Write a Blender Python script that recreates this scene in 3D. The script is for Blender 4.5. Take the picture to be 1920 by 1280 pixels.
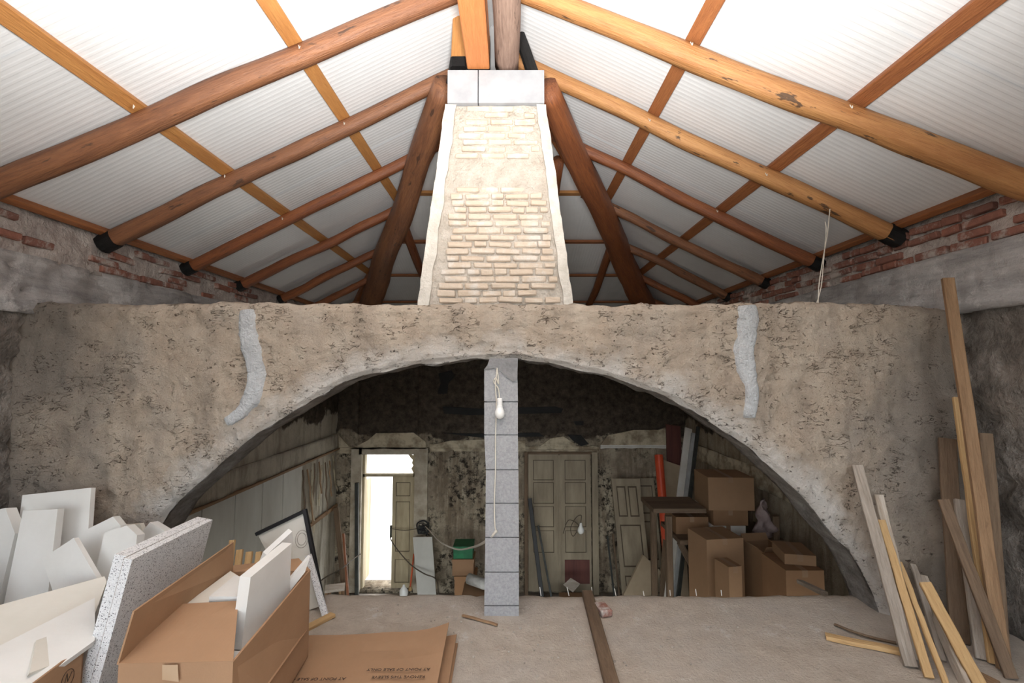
import bpy, bmesh, math, random
from mathutils import Vector, Matrix, noise

random.seed(7)
SC = bpy.context.scene
COL = SC.collection
for o in list(bpy.data.objects):
    bpy.data.objects.remove(o)

# ------------------------------------------------------------------ camera
F = 900.0; EYE = 1.43; PITCH = math.atan(60 / 900)
cam_d = bpy.data.cameras.new('camera'); cam = bpy.data.objects.new('camera', cam_d)
COL.objects.link(cam); SC.camera = cam
cam.location = (0, 0, EYE); cam.rotation_euler = (math.pi / 2 + PITCH, 0, 0)
cam_d.sensor_width = 36; cam_d.lens = 36 * F / 1920; cam_d.clip_start = 0.02

# ------------------------------------------------------------------ world, sun, exposure
SC.view_settings.view_transform = 'Standard'; SC.view_settings.look = 'None'
SC.view_settings.gamma = 1; SC.view_settings.use_curve_mapping = False
SC.view_settings.exposure = 0.0
W = bpy.data.worlds.new('sky'); SC.world = W; W.use_nodes = True
nt = W.node_tree; bg = nt.nodes['Background']
sky = nt.nodes.new('ShaderNodeTexSky'); sky.sky_type = 'NISHITA'; sky.sun_disc = False
sky.sun_elevation = math.radians(55); sky.sun_rotation = math.radians(20)
hz = nt.nodes.new('ShaderNodeHueSaturation'); hz.inputs['Saturation'].default_value = .3   # hazy white sky
nt.links.new(sky.outputs[0], hz.inputs['Color']); nt.links.new(hz.outputs[0], bg.inputs[0]); bg.inputs[1].default_value = 1.35
sd = bpy.data.lights.new('sun', 'SUN'); sd.energy = 9; sd.angle = 0.01; sd.color = (1, .95, .86)
so = bpy.data.objects.new('sun', sd); COL.objects.link(so)
so.rotation_euler = Vector((0.7, 0.42, -1)).to_track_quat('-Z', 'Y').to_euler()
# the photographer's flash beside the camera, tipped up so that it bounces off the roof
fd = bpy.data.lights.new('flash', 'SPOT'); fd.energy = 1150; fd.spot_size = math.radians(142); fd.spot_blend = 1
fd.shadow_soft_size = 0.25; fd.color = (1, .97, .93)
fo = bpy.data.objects.new('flash', fd); COL.objects.link(fo); fo.location = (0.0, 0.35, 1.75)
fo.rotation_euler = (Vector((-.14, 1.15, 3.75)) - fo.location).to_track_quat('-Z', 'Y').to_euler()

from mathutils.bvhtree import BVHTree
# ------------------------------------------------------------------ planning helpers
CT, ST = math.cos(PITCH), math.sin(PITCH)
def ray(px, py):
    u = (px - 960) / F; v = (640 - py) / F
    return Vector((u, CT - ST * v, ST + CT * v))
def at(px, py, D):
    r = ray(px, py); return Vector((0, 0, EYE)) + r * (D / r.y)
def atz(px, py, z):
    r = ray(px, py); return Vector((0, 0, EYE)) + r * ((z - EYE) / r.z)
def atx(px, py, X):
    r = ray(px, py); return Vector((0, 0, EYE)) + r * (X / r.x)
V = Vector
def fbm(x, y, z, s, o=4):
    return noise.fractal(V((x * s, y * s, z * s)), 1.0, 2.0, o)

# ------------------------------------------------------------------ object helpers
def wloc(o):
    p = V((0, 0, 0))
    while o: p += o.location; o = o.parent
    return p
def make(name, verts, faces, mat, parent=None, smooth=False, origin=None, idx=None):
    me = bpy.data.meshes.new(name)
    vs = [V(v) for v in verts]
    if parent is not None: org = wloc(parent)
    elif origin is not None: org = V(origin)
    else:
        n = len(vs); org = V((sum(v.x for v in vs) / n, sum(v.y for v in vs) / n, min(v.z for v in vs)))
    me.from_pydata([v - org for v in vs], [], faces)
    ax = GR.pop('axis', None)               # grain direction of a timber: its own axis, else the longest side
    if ax is None or ax[0] != len(vs):
        ex = [max(v[k] for v in vs) - min(v[k] for v in vs) for k in range(3)]; k = ex.index(max(ex))
        ax = (0, V([float(j == k) for j in range(3)]), V([float(j == (k + 1) % 3) for j in range(3)]), V([float(j == (k + 2) % 3) for j in range(3)]))
    if len(vs) < 3000:
        r0 = random.random() * 40; g = []
        for v in vs: g += [v.dot(ax[1]) + r0, v.dot(ax[2]), v.dot(ax[3])]
        me.attributes.new('grain', 'FLOAT_VECTOR', 'POINT').data.foreach_set('vector', g)
    for m in (mat if isinstance(mat, (list, tuple)) else [mat]): me.materials.append(m)
    if idx: me.polygons.foreach_set('material_index', idx)
    if smooth: me.polygons.foreach_set('use_smooth', [True] * len(me.polygons))
    bm = bmesh.new(); bm.from_mesh(me); bmesh.ops.recalc_face_normals(bm, faces=bm.faces); bm.to_mesh(me); bm.free()
    o = bpy.data.objects.new(name, me); COL.objects.link(o)
    if parent is not None: o.parent = parent
    else: o.location = org
    return o
def tag(o, label, cat, group=None):
    o['label'] = label; o['category'] = cat
    if group: o['group'] = group
    return o
def struct(o, label=None):
    o['kind'] = 'structure'
    if label: o['label'] = label
    return o
def thing(name, loc, label, cat, group=None):
    o = bpy.data.objects.new(name, None); COL.objects.link(o); o.location = loc; o.empty_display_size = .05
    return tag(o, label, cat, group)

GR = {}
STACK = []
def bvh(o, pad=0):
    p = wloc(o); return BVHTree.FromPolygons([v.co + p for v in o.data.vertices], [tuple(f.vertices) for f in o.data.polygons])
def clear(o, others, step=V((0, -.005, 0)), n=20):
    """pull a leaning piece forward until it only touches the ones behind it"""
    T = [bvh(q) for q in others]
    for _ in range(n):
        b = bvh(o)
        if not any(b.overlap(t) for t in T): break
        o.location = o.location + step
    return o
def merge(*parts):
    vs, fs = [], []
    for v, f in parts:
        b = len(vs); vs += list(v); fs += [tuple(i + b for i in q) for q in f]
    return vs, fs
BF = [(0, 1, 2, 3), (7, 6, 5, 4), (0, 4, 5, 1), (1, 5, 6, 2), (2, 6, 7, 3), (3, 7, 4, 0)]
def box(x0, x1, y0, y1, z0, z1):
    return [V((x0, y0, z0)), V((x1, y0, z0)), V((x1, y1, z0)), V((x0, y1, z0)),
            V((x0, y0, z1)), V((x1, y0, z1)), V((x1, y1, z1)), V((x0, y1, z1))], BF
def obox(c, sx, sy, sz, rz=0, rx=0, ry=0):
    M = Matrix.Translation(c) @ Matrix.Rotation(rz, 4, 'Z') @ Matrix.Rotation(ry, 4, 'Y') @ Matrix.Rotation(rx, 4, 'X')
    v, f = box(-sx / 2, sx / 2, -sy / 2, sy / 2, 0, sz)
    return [M @ p for p in v], f
def frame(p0, p1, ref=V((0, 0, 1))):
    d = (p1 - p0).normalized()
    if abs(d.dot(ref)) > .98: ref = V((1, 0, 0))
    s = d.cross(ref).normalized(); return d, s, s.cross(d).normalized()
def board(p0, p1, w, t, ref=V((0, 0, 1)), c=.12, n=5, wob=.0):
    """sawn board, chamfered edges, width along (d x ref), slightly crooked"""
    p0, p1 = V(p0), V(p1); d, s, u = frame(p0, p1, ref)
    a, b = w / 2, t / 2; k = min(a, b) * c * 2
    prof = [(-a + k, -b), (a - k, -b), (a, -b + k), (a, b - k), (a - k, b), (-a + k, b), (-a, b - k), (-a, -b + k)]
    vs, fs = [], []
    sd_ = random.random() * 50
    for i in range(n):
        q = p0.lerp(p1, i / (n - 1)); ox = wob * noise.noise(V((i * .7, sd_, 0))); oz = wob * noise.noise(V((i * .7, sd_, 9)))
        for x, y in prof: vs.append(q + s * (x + ox) + u * (y + oz))
    for i in range(n - 1):
        for j in range(8): fs.append((i * 8 + j, i * 8 + (j + 1) % 8, i * 8 + 8 + (j + 1) % 8, i * 8 + 8 + j))
    fs.append(tuple(range(8))); fs.append(tuple(range(n * 8 - 1, n * 8 - 9, -1)))
    GR['axis'] = (len(vs), d, s, u)
    return vs, fs
def log(p0, p1, r0, r1, seg=12, n=22, wob=.02, rough=.07, flat=0.0, seed=None):
    p0, p1 = V(p0), V(p1); d, s, u = frame(p0, p1)
    sd_ = random.random() * 90 if seed is None else seed
    vs, fs = [], []
    for i in range(n):
        t = i / (n - 1); q = p0.lerp(p1, t); r = r0 + (r1 - r0) * t
        e = math.sin(math.pi * t)
        q = q + s * wob * e * noise.noise(V((t * 3, sd_, 0))) + u * wob * e * noise.noise(V((t * 3, sd_, 7)))
        for j in range(seg):
            a = 2 * math.pi * j / seg
            ca, sa = math.cos(a), math.sin(a)
            rr = r * (1 + rough * noise.noise(V((ca * 1.3, sa * 1.3 + t * 9, sd_))) * 1.4)
            if flat: m = max(abs(ca), abs(sa)); rr *= (1 - flat) + flat / m
            vs.append(q + s * ca * rr + u * sa * rr)
    for i in range(n - 1):
        for j in range(seg): fs.append((i * seg + j, i * seg + (j + 1) % seg, (i + 1) * seg + (j + 1) % seg, (i + 1) * seg + j))
    fs.append(tuple(range(seg - 1, -1, -1))); fs.append(tuple(range((n - 1) * seg, n * seg)))
    GR['axis'] = (len(vs), d, s, u)
    return vs, fs
def tube(pts, r, seg=6, sub=6):
    P = [V(p) for p in pts]
    if sub > 1 and len(P) > 2:
        Q = []
        for i in range(len(P) - 1):
            a, b, c, e = P[max(i - 1, 0)], P[i], P[i + 1], P[min(i + 2, len(P) - 1)]
            for k in range(sub):
                t = k / sub
                Q.append(.5 * ((2 * b) + (c - a) * t + (2 * a - 5 * b + 4 * c - e) * t * t + (3 * b - a - 3 * c + e) * t ** 3))
        P = Q + [P[-1]]
    vs, fs = [], []
    for i, p in enumerate(P):
        d, s, u = frame(P[max(i - 1, 0)], P[min(i + 1, len(P) - 1)])
        for j in range(seg):
            a = 2 * math.pi * j / seg; vs.append(p + s * math.cos(a) * r + u * math.sin(a) * r)
    for i in range(len(P) - 1):
        for j in range(seg): fs.append((i * seg + j, i * seg + (j + 1) % seg, (i + 1) * seg + (j + 1) % seg, (i + 1) * seg + j))
    fs.append(tuple(range(seg - 1, -1, -1))); fs.append(tuple(range((len(P) - 1) * seg, len(P) * seg)))
    return vs, fs
def lathe(c, prof, seg=16, ax=None):
    """prof: list of (r, h) along axis ax from point c"""
    c = V(c); d = V(ax).normalized() if ax else V((0, 0, 1)); d, s, u = frame(c, c + d)
    vs, fs = [], []
    for r, h in prof:
        for j in range(seg):
            a = 2 * math.pi * j / seg; vs.append(c + d * h + s * math.cos(a) * r + u * math.sin(a) * r)
    for i in range(len(prof) - 1):
        for j in range(seg): fs.append((i * seg + j, i * seg + (j + 1) % seg, (i + 1) * seg + (j + 1) % seg, (i + 1) * seg + j))
    fs.append(tuple(range(seg - 1, -1, -1))); fs.append(tuple(range((len(prof) - 1) * seg, len(prof) * seg)))
    return vs, fs
def slab(pts, t, toward=None):
    """a flat piece with thickness: polygon of world points, extruded away from the eye (or along toward)"""
    P = [V(p) for p in pts]; n = (P[1] - P[0]).cross(P[-1] - P[0]).normalized()
    c = sum(P, V((0, 0, 0))) / len(P)
    if toward is not None: n = V(toward).normalized()
    elif n.dot(c - V((0, 0, EYE))) < 0: n = -n
    k = len(P); vs = P + [p + n * t for p in P]
    fs = [tuple(range(k)), tuple(range(2 * k - 1, k - 1, -1))] + [(i, (i + 1) % k, k + (i + 1) % k, k + i) for i in range(k)]
    return vs, fs
def px(*L): return [at(*p) for p in L]
def relief(p, eu, ev, lu, lv, step, amp, sc, thick, seed=0, hole=None):
    """rough rectangular wall block: front grid with real relief, flat back"""
    p, eu, ev = V(p), V(eu), V(ev); n = eu.cross(ev).normalized()
    nu = max(2, int(lu / step) + 1); nv = max(2, int(lv / step) + 1)
    vs, fs = [], []
    for i in range(nu):
        for j in range(nv):
            q = p + eu * (lu * i / (nu - 1)) + ev * (lv * j / (nv - 1))
            h = fbm(q.x + seed, q.y, q.z, sc) * amp
            h += max(0, fbm(q.x, q.y + seed, q.z, sc * 3.1, 3) - .25) * -amp * 1.6
            vs.append(q + n * h)
    for i in range(nu - 1):
        for j in range(nv - 1): fs.append((i * nv + j, (i + 1) * nv + j, (i + 1) * nv + j + 1, i * nv + j + 1))
    ring = [i * nv for i in range(nu)] + [(nu - 1) * nv + j for j in range(1, nv)] + \
           [i * nv + nv - 1 for i in range(nu - 2, -1, -1)] + [j for j in range(nv - 2, 0, -1)]
    b = len(vs); vs += [vs[i] - n * thick for i in ring]; m = len(ring)
    fs += [(ring[i], ring[(i + 1) % m], b + (i + 1) % m, b + i) for i in range(m)]
    fs.append(tuple(range(b + m - 1, b - 1, -1)))
    return vs, fs

# ------------------------------------------------------------------ materials
class N:
    def __init__(s, name, rough=.8, metal=0, spec=.3):
        s.m = bpy.data.materials.new(name); s.m.use_nodes = True; s.t = s.m.node_tree
        s.b = s.t.nodes['Principled BSDF']; s.b.inputs['Roughness'].default_value = rough
        s.b.inputs['Metallic'].default_value = metal; s.b.inputs['Specular IOR Level'].default_value = spec
        tc = s.t.nodes.new('ShaderNodeTexCoord'); s.co = tc.outputs['Object']
        g = s.t.nodes.new('ShaderNodeNewGeometry'); s.pos = g.outputs['Position']
    def n(s, typ, **kw):
        x = s.t.nodes.new(typ)
        for k, v in kw.items(): setattr(x, k, v)
        return x
    def l(s, a, b): s.t.links.new(a, b)
    def map(s, scale=(1, 1, 1), src=None):
        x = s.n('ShaderNodeMapping'); x.inputs['Scale'].default_value = scale; s.l(src or s.pos, x.inputs[0]); return x.outputs[0]
    def noise(s, sc, det=6, rough=.6, src=None, dist=0):
        x = s.n('ShaderNodeTexNoise'); x.inputs['Scale'].default_value = sc; x.inputs['Detail'].default_value = det
        x.inputs['Roughness'].default_value = rough; x.inputs['Distortion'].default_value = dist
        s.l(src or s.pos, x.inputs['Vector']); return x.outputs['Fac']
    def voro(s, sc, feat='F1', src=None, out='Distance'):
        x = s.n('ShaderNodeTexVoronoi'); x.feature = feat; x.inputs['Scale'].default_value = sc
        s.l(src or s.pos, x.inputs['Vector']); return x.outputs[out]
    def ramp(s, fac, stops):
        x = s.n('ShaderNodeValToRGB'); e = x.color_ramp.elements
        while len(e) < len(stops): e.new(.5)
        for i, (p, c) in enumerate(stops):
            e[i].position = p; e[i].color = (c, c, c, 1) if isinstance(c, (int, float)) else (*c, 1)
        s.l(fac, x.inputs[0]); return x.outputs[0]
    def mix(s, fac, a, b, mode='MIX'):
        x = s.n('ShaderNodeMix'); x.data_type = 'RGBA'; x.blend_type = mode
        for k, v in ((0, fac), (6, a), (7, b)):
            if hasattr(v, 'links'): s.l(v, x.inputs[k])
            elif isinstance(v, (int, float)): x.inputs[k].default_value = v
            else: x.inputs[k].default_value = (*v, 1)
        return x.outputs[2]
    def math(s, op, a, b=0):
        x = s.n('ShaderNodeMath'); x.operation = op
        for k, v in ((0, a), (1, b)):
            if hasattr(v, 'links'): s.l(v, x.inputs[k])
            else: x.inputs[k].default_value = v
        return x.outputs[0]
    def attr(s, name): x = s.n('ShaderNodeAttribute'); x.attribute_name = name; return x.outputs['Fac']
    def rnd(s): return s.n('ShaderNodeObjectInfo').outputs['Random']
    def xyz(s): x = s.n('ShaderNodeSeparateXYZ'); s.l(s.pos, x.inputs[0]); return x.outputs
    def bump(s, h, dist, strength=1):
        x = s.n('ShaderNodeBump'); x.inputs['Distance'].default_value = dist; x.inputs['Strength'].default_value = strength
        s.l(h, x.inputs['Height']); s.l(x.outputs[0], s.b.inputs['Normal'])
    def col(s, c):
        if hasattr(c, 'links'): s.l(c, s.b.inputs['Base Color'])
        else: s.b.inputs['Base Color'].default_value = (*c, 1)
        return s
def simple(name, a, b=None, sc=8, rough=.8, bump=0, spec=.3, det=5, stretch=(1, 1, 1), metal=0, contrast=(.35, .65)):
    x = N(name, rough, metal, spec); b = b or tuple(c * .8 for c in a)
    s = x.map(stretch); f = x.noise(sc, det, src=s); x.col(x.ramp(f, [(contrast[0], b), (contrast[1], a)]))
    if bump: x.bump(x.noise(sc * 3, 6, src=s), bump)
    return x.m
def wood(name, a, b, rough=.6, spots=0, spec=.35, var=.25):
    """timber: grain drawn along each piece by stretched object-space noise, a shade of its own per piece"""
    x = N(name, rough, 0, spec)
    an = x.n('ShaderNodeAttribute'); an.attribute_name = 'grain'
    s = x.map((.09, 1, 1), an.outputs['Vector']); s2 = x.map((.3, 1, 1), an.outputs['Vector'])
    f = x.noise(16, 6, .65, s, .8); g = x.noise(110, 4, .6, s, .3)
    c = x.ramp(x.math('ADD', x.math('MULTIPLY', f, .6), x.math('MULTIPLY', g, .4)), [(.38, b), (.60, a)])
    c = x.mix(x.ramp(x.noise(3.2, 3, .5, s2), [(.45, 0), (.7, .45)]), c, b)
    c = x.mix(x.math('MULTIPLY', x.rnd(), var), c, tuple(k * .55 for k in a))
    if spots:
        k = x.noise(17, 4, .6, s2); c = x.mix(x.ramp(k, [(.63, 0), (.67, spots)]), c, (.045, .028, .02))
    x.col(c); x.bump(x.math('ADD', f, g), .006); return x.m

M = {}
# arch wall plaster
x = N('rough_render', .92, 0, .15)
big = x.noise(1.3, 5); med = x.noise(6, 8, .7); fine = x.noise(38, 8, .75)
st = x.noise(3.0, 6, .65, x.map((2.2, 2.2, .35)))
c = x.ramp(med, [(.28, (.40, .32, .25)), (.46, (.55, .455, .36)), (.72, (.66, .575, .475))])
c = x.mix(x.ramp(st, [(.45, 0), (.68, .5)]), c, (.36, .30, .25))
c = x.mix(x.ramp(big, [(.5, 0), (.7, .35)]), c, (.56, .52, .47))
# stony grey ends of the wall, with the side light falloff painted in
ends = x.math('SUBTRACT', x.math('ABSOLUTE', x.math('ADD', x.xyz()[0], .15)), 2.2)
ends = x.math('ADD', ends, x.math('MULTIPLY', x.math('SUBTRACT', big, .5), 2.2))
c = x.mix(x.ramp(ends, [(.0, 0), (.6, .8)]), c, (.24, .21, .185))
# lime bloom along the arch edge
ar = x.math('ADD', x.attr('arch'), x.math('MULTIPLY', x.math('SUBTRACT', x.noise(4, 8, .7), .5), .5))
c = x.mix(x.ramp(ar, [(.02, .9), (.17, 0)]), c, (.68, .65, .61))
cr = x.math('ABSOLUTE', x.math('SUBTRACT', x.noise(11, 5, .6, x.map((1, 1, 2.4)), .6), .5))
crm = x.math('MULTIPLY', x.ramp(cr, [(.0, 1), (.016, 0)]), x.ramp(x.noise(8, 4, .6), [(.53, 0), (.58, 1)]))
pit = x.ramp(x.noise(34, 4, .6, x.map((1, 1, 1.7))), [(.64, 0), (.69, 1)])
dk = x.math('MAXIMUM', crm, x.math('MULTIPLY', pit, x.ramp(med, [(.45, 1), (.6, .25)])))
c = x.mix(x.math('MULTIPLY', dk, .8), c, (.065, .05, .042))
x.col(c)
h = x.math('SUBTRACT', x.math('ADD', fine, med), x.math('MULTIPLY', dk, .9))
x.bump(h, .022); M['render'] = x.m
# soffit stone
x = N('soffit_stone', .95, 0, .1); f = x.noise(7, 8, .7, x.map((1, .6, 1)))
x.col(x.ramp(f, [(.3, (.13, .12, .112)), (.52, (.30, .285, .27)), (.75, (.52, .50, .475))])); x.bump(x.noise(16, 8, .7), .04); M['soffit'] = x.m
M['white_patch'] = simple('fresh_white_plaster', (.60, .62, .635), (.50, .515, .53), 22, .9, .02, .15)
# mezzanine floor
x = N('dusty_screed', .95, 0, .1)
a = x.noise(1.6, 6); b_ = x.noise(9, 8, .7); f = x.noise(60, 6, .7)
c = x.ramp(b_, [(.3, (.46, .395, .325)), (.7, (.61, .54, .46))])
c = x.mix(x.ramp(a, [(.45, 0), (.7, .5)]), c, (.50, .475, .445))
c = x.mix(x.ramp(x.noise(4.5, 7, .75), [(.60, 0), (.68, .7)]), c, (.66, .65, .63))
c = x.mix(x.ramp(x.noise(7, 7, .75, x.map((1, 1.5, 1))), [(.60, 0), (.70, .55)]), c, (.24, .225, .21))
x.col(c); x.bump(x.math('ADD', b_, f), .012); M['screed'] = x.m
# lower room walls: old lime paint, damp streaks, soot above the cornice
def oldwall(name, a, b, soot_z, streak=1.0, mould=0.0):
    x = N(name, .95, 0, .1)
    n1 = x.noise(2.2, 7, .7); n2 = x.noise(9, 8, .75); s = x.noise(2.6, 7, .7, x.map((2.6, 2.6, .3)))
    c = x.ramp(n1, [(.32, b), (.62, a)])
    c = x.mix(x.math('MULTIPLY', x.ramp(s, [(.46, 0), (.62, .85)]), streak), c, (.15, .11, .075))
    if mould: c = x.mix(x.math('MULTIPLY', x.ramp(n2, [(.47, 0), (.56, 1)]), x.ramp(n1, [(.42, 0), (.56, mould)])), c, (.02, .017, .015))
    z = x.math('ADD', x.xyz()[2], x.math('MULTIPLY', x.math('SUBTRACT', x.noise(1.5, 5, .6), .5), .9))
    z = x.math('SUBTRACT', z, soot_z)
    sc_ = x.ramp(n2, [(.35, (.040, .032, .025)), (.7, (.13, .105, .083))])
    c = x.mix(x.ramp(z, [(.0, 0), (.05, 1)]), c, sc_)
    x.col(c); x.bump(x.math('ADD', n2, n1), .02); return x.m
M['old_back'] = oldwall('damp_lime_wall', (.46, .40, .30), (.20, .16, .12), .26, .9, .95)
M['old_left'] = oldwall('pale_lime_wall', (.55, .51, .42), (.40, .36, .29), .62, .5)
M['old_right'] = oldwall('right_lime_wall', (.42, .36, .27), (.2, .16, .12), .5, .8)
M['panel_pale'] = simple('pale_grey_panel', (.56, .56, .51), (.44, .43, .38), 2.4, .6, .002, .3, stretch=(1, 1, .3))
M['cornice'] = simple('cream_cornice', (.56, .49, .36), (.25, .20, .14), 5, .9, .012, contrast=(.38, .58))
M['stone_side'] = simple('rubble_side_wall', (.27, .245, .22), (.10, .09, .08), 5, .95, .05, .1, 8)
x = N('grey_concrete', .92, 0, .15); s = x.noise(3, 7, .7, x.map((1, .5, 2.6))); n = x.noise(14, 7, .7)
c = x.ramp(s, [(.3, (.24, .235, .235)), (.5, (.42, .41, .405)), (.72, (.62, .61, .60))])
c = x.mix(x.ramp(x.noise(2.6, 8, .75), [(.56, 0), (.66, .85)]), c, (.68, .67, .66))
x.col(c); x.bump(x.math('ADD', s, n), .02); M['concrete'] = x.m
x = N('concrete_block', .92, 0, .15); n = x.noise(70, 6, .75); s = x.noise(5, 5)
c = x.ramp(n, [(.3, (.27, .275, .285)), (.7, (.44, .445, .455))]); c = x.mix(x.math('MULTIPLY', x.rnd(), .35), c, (.30, .30, .31))
c = x.mix(x.ramp(s, [(.55, 0), (.75, .3)]), c, (.55, .55, .55)); x.col(c); x.bump(n, .004); M['block'] = x.m
M['block_dark'] = simple('dark_mortar_patch', (.27, .27, .275), (.2, .2, .205), 20, .95, .006)
M['grey_slab'] = simple('pale_grey_block', (.40, .415, .435), (.32, .33, .35), 5, .85, .002)
def brickmat(name, a, b, cc, lime=.5):
    x = N(name, .93, 0, .12); n = x.noise(22, 7, .7)
    c = x.mix(x.rnd(), a, b); c = x.mix(x.ramp(n, [(.4, 0), (.7, .6)]), c, cc)
    c = x.mix(x.ramp(x.noise(5, 7, .75), [(.5, 0), (.62, lime)]), c, (.60, .57, .53)); x.col(c); x.bump(n, .008); return x.m
M['brick_tan'] = brickmat('tan_brick', (.52, .425, .335), (.56, .475, .39), (.46, .385, .31), .8)
M['brick_red'] = brickmat('red_brick', (.36, .16, .115), (.25, .13, .105), (.16, .09, .075), .8)
M['mortar'] = simple('lime_mortar', (.58, .53, .47), (.45, .40, .34), 12, .95, .03, .1, 8)
M['mortar_pink'] = simple('pinkish_mortar', (.66, .61, .57), (.46, .40, .37), 10, .95, .03, .1, 8)
M['plaster_edge'] = simple('white_edge_plaster', (.60, .57, .52), (.46, .43, .38), 10, .95, .012, .1)
# roof sheets and timbers
x = N('white_roof_sheet', .33, 0, .5)
c = x.ramp(x.noise(1.4, 6, .7), [(.4, (.80, .82, .84)), (.7, (.72, .735, .75))])
c = x.mix(x.ramp(x.noise(6, 7, .8, x.map((.5, 3, .5))), [(.66, 0), (.78, .35)]), c, (.42, .40, .37)); x.col(c); M['sheet'] = x.m
M['deck'] = simple('grey_outer_deck', (.3, .3, .3))
M['log_brown'] = wood('stained_log', (.34, .15, .07), (.16, .068, .038), .5, .75, .4)
M['log_light'] = wood('honey_log', (.56, .29, .11), (.36, .155, .055), .5, .85, .4)
M['log_red'] = wood('reddish_log', (.36, .125, .045), (.18, .06, .03), .45, .3, .4)
M['log_grey'] = wood('weathered_log', (.34, .235, .185), (.18, .115, .09), .7, .5, .25)
M['batten'] = wood('honey_batten', (.60, .29, .095), (.44, .19, .06), .5, 0, .4)
M['batten_red'] = wood('brown_batten', (.42, .165, .06), (.28, .10, .04), .5, 0, .4)
M['beam_orange'] = wood('orange_beam', (.62, .245, .085), (.50, .18, .06), .5, 0, .4, .05)
M['tar'] = simple('black_tar', (.012, .011, .011), (.006, .006, .006), 9, .6, .004)
# cartons, foam, clutter
def card(name, a):
    x = N(name, .85, 0, .15); n = x.noise(3, 6, .7); f = x.noise(120, 3, .6, x.map((1, .1, 1)))
    c = x.ramp(n, [(.3, tuple(k * .86 for k in a)), (.7, a)]); x.col(c); x.bump(f, .0006); return x.m
M['card'] = card('brown_cardboard', (.40, .245, .145))
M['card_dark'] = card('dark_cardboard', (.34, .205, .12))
M['card_low'] = card('shaded_dark_cardboard', (.27, .155, .085))  # dimness of the lower room put into a darker cardboard colour
M['card_low2'] = card('shaded_tan_cardboard', (.31, .19, .11))  # tan cardboard, lower-room shade worked into its colour too
M['tape_shade'] = simple('shaded_tape', (.30, .19, .115), (.26, .16, .095), rough=.5)  # tape darkened along with the shaded lower-room cartons
M['card_old'] = card('old_cardboard', (.44, .25, .135))
M['ink'] = simple('black_print', (.05, .035, .028), rough=.9)
M['tape'] = simple('beige_tape', (.50, .36, .24), (.46, .32, .2), rough=.3, spec=.6)
M['foam'] = simple('white_foam', (.74, .735, .71), (.69, .685, .655), 5, .75, .0015)
M['foam_cream'] = simple('cream_foam', (.72, .695, .63), (.66, .635, .565), 5, .75, .0015)
x = N('speckled_foam', .8, 0, .2)
v = x.voro(300, 'F1', None, 'Color'); sp = x.n('ShaderNodeSeparateColor'); x.l(v, sp.inputs[0])
c = x.ramp(sp.outputs[0], [(.0, (.09, .09, .10)), (.07, (.16, .16, .17)), (.10, (.62, .63, .64)), (.5, (.76, .77, .78)), (1, (.82, .825, .83))])
c = x.mix(x.ramp(x.noise(9, 4), [(.4, .25), (.6, 0)]), c, (.6, .61, .63)); x.col(c)
x.bump(x.voro(300), .001); M['speckle'] = x.m
M['bag'] = simple('grey_plastic_bag', (.55, .54, .52), (.35, .34, .32), 7, .4, .01, .5)
M['pine'] = wood('yellow_pine', (.62, .42, .21), (.46, .29, .13), .7, 0, .25, .2)
M['plank_brown'] = wood('brown_plank', (.37, .235, .135), (.23, .14, .078), .75, .25, .2)
M['plank_dark'] = wood('dark_plank', (.21, .145, .095), (.12, .082, .055), .8, .2, .2)
M['plank_grey'] = wood('grey_plank', (.40, .35, .30), (.26, .22, .18), .8, .1, .2)
M['plank_white'] = wood('lime_spattered_plank', (.58, .52, .45), (.36, .29, .22), .8, 0, .2)
M['door_paint'] = simple('faded_door_paint', (.50, .43, .29), (.34, .28, .18), 3, .7, .004, stretch=(2, 2, .4))
M['door_grey'] = simple('taupe_door_paint', (.34, .285, .205), (.23, .19, .135), 3, .7, .004, stretch=(2, 2, .4))
M['groove'] = simple('dark_groove', (.12, .095, .065), (.08, .06, .045), 6, .9)
M['trim_stone'] = simple('dirty_stone_trim', (.52, .47, .38), (.33, .28, .21), 4, .9, .012)
M['iron'] = simple('dark_iron', (.05, .055, .05), (.03, .03, .028), 9, .6)
M['white_plastic'] = simple('white_plastic', (.82, .82, .80), (.78, .78, .76), 5, .35, spec=.5)
M['cord'] = simple('ivory_cord', (.70, .66, .58), (.62, .58, .5), 9, .6)
M['cord_dark'] = simple('dark_cord', (.10, .08, .06), rough=.7)
M['red_tube'] = simple('orange_red_tube', (.62, .085, .03), (.52, .06, .025), 6, .4, spec=.4)
M['green'] = simple('green_crate', (.02, .17, .07), (.015, .11, .05), 6, .5)
M['grey_board'] = simple('pale_grey_board', (.58, .57, .53), (.50, .49, .45), 3, .6)
M['tan_sheet'] = simple('tan_hardboard', (.40, .315, .22), (.32, .25, .17), 3, .7)
M['maroon'] = simple('maroon_panel', (.14, .05, .04), (.09, .035, .03), 3, .6, stretch=(6, 6, .4))
M['steel'] = simple('grey_steel', (.45, .46, .46), (.32, .33, .33), 5, .4, spec=.5)
M['white_paint'] = simple('white_painted_board', (.72, .71, .67), (.6, .58, .53), 4, .6)
M['black_trim'] = simple('black_trim', (.022, .022, .024), rough=.5)
M['glassbulb'] = simple('frosted_bulb', (.86, .86, .84), (.84, .84, .82), 5, .3, spec=.5)
M['ext_white'] = simple('sunlit_white_wall', (.86, .84, .80), (.82, .8, .76), 2, .9)
M['ext_ground'] = simple('pale_paving', (.70, .67, .62), (.6, .57, .52), 3, .9)
M['lower_floor'] = simple('dusty_lower_floor', (.36, .32, .27), (.22, .19, .16), 4, .9, .01)
M['broom_red'] = simple('red_handle', (.60, .11, .04), rough=.5)
M['purple_cloth'] = simple('pinkish_plastic', (.30, .23, .22), (.2, .15, .15), 6, .4, .01, .5)

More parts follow.
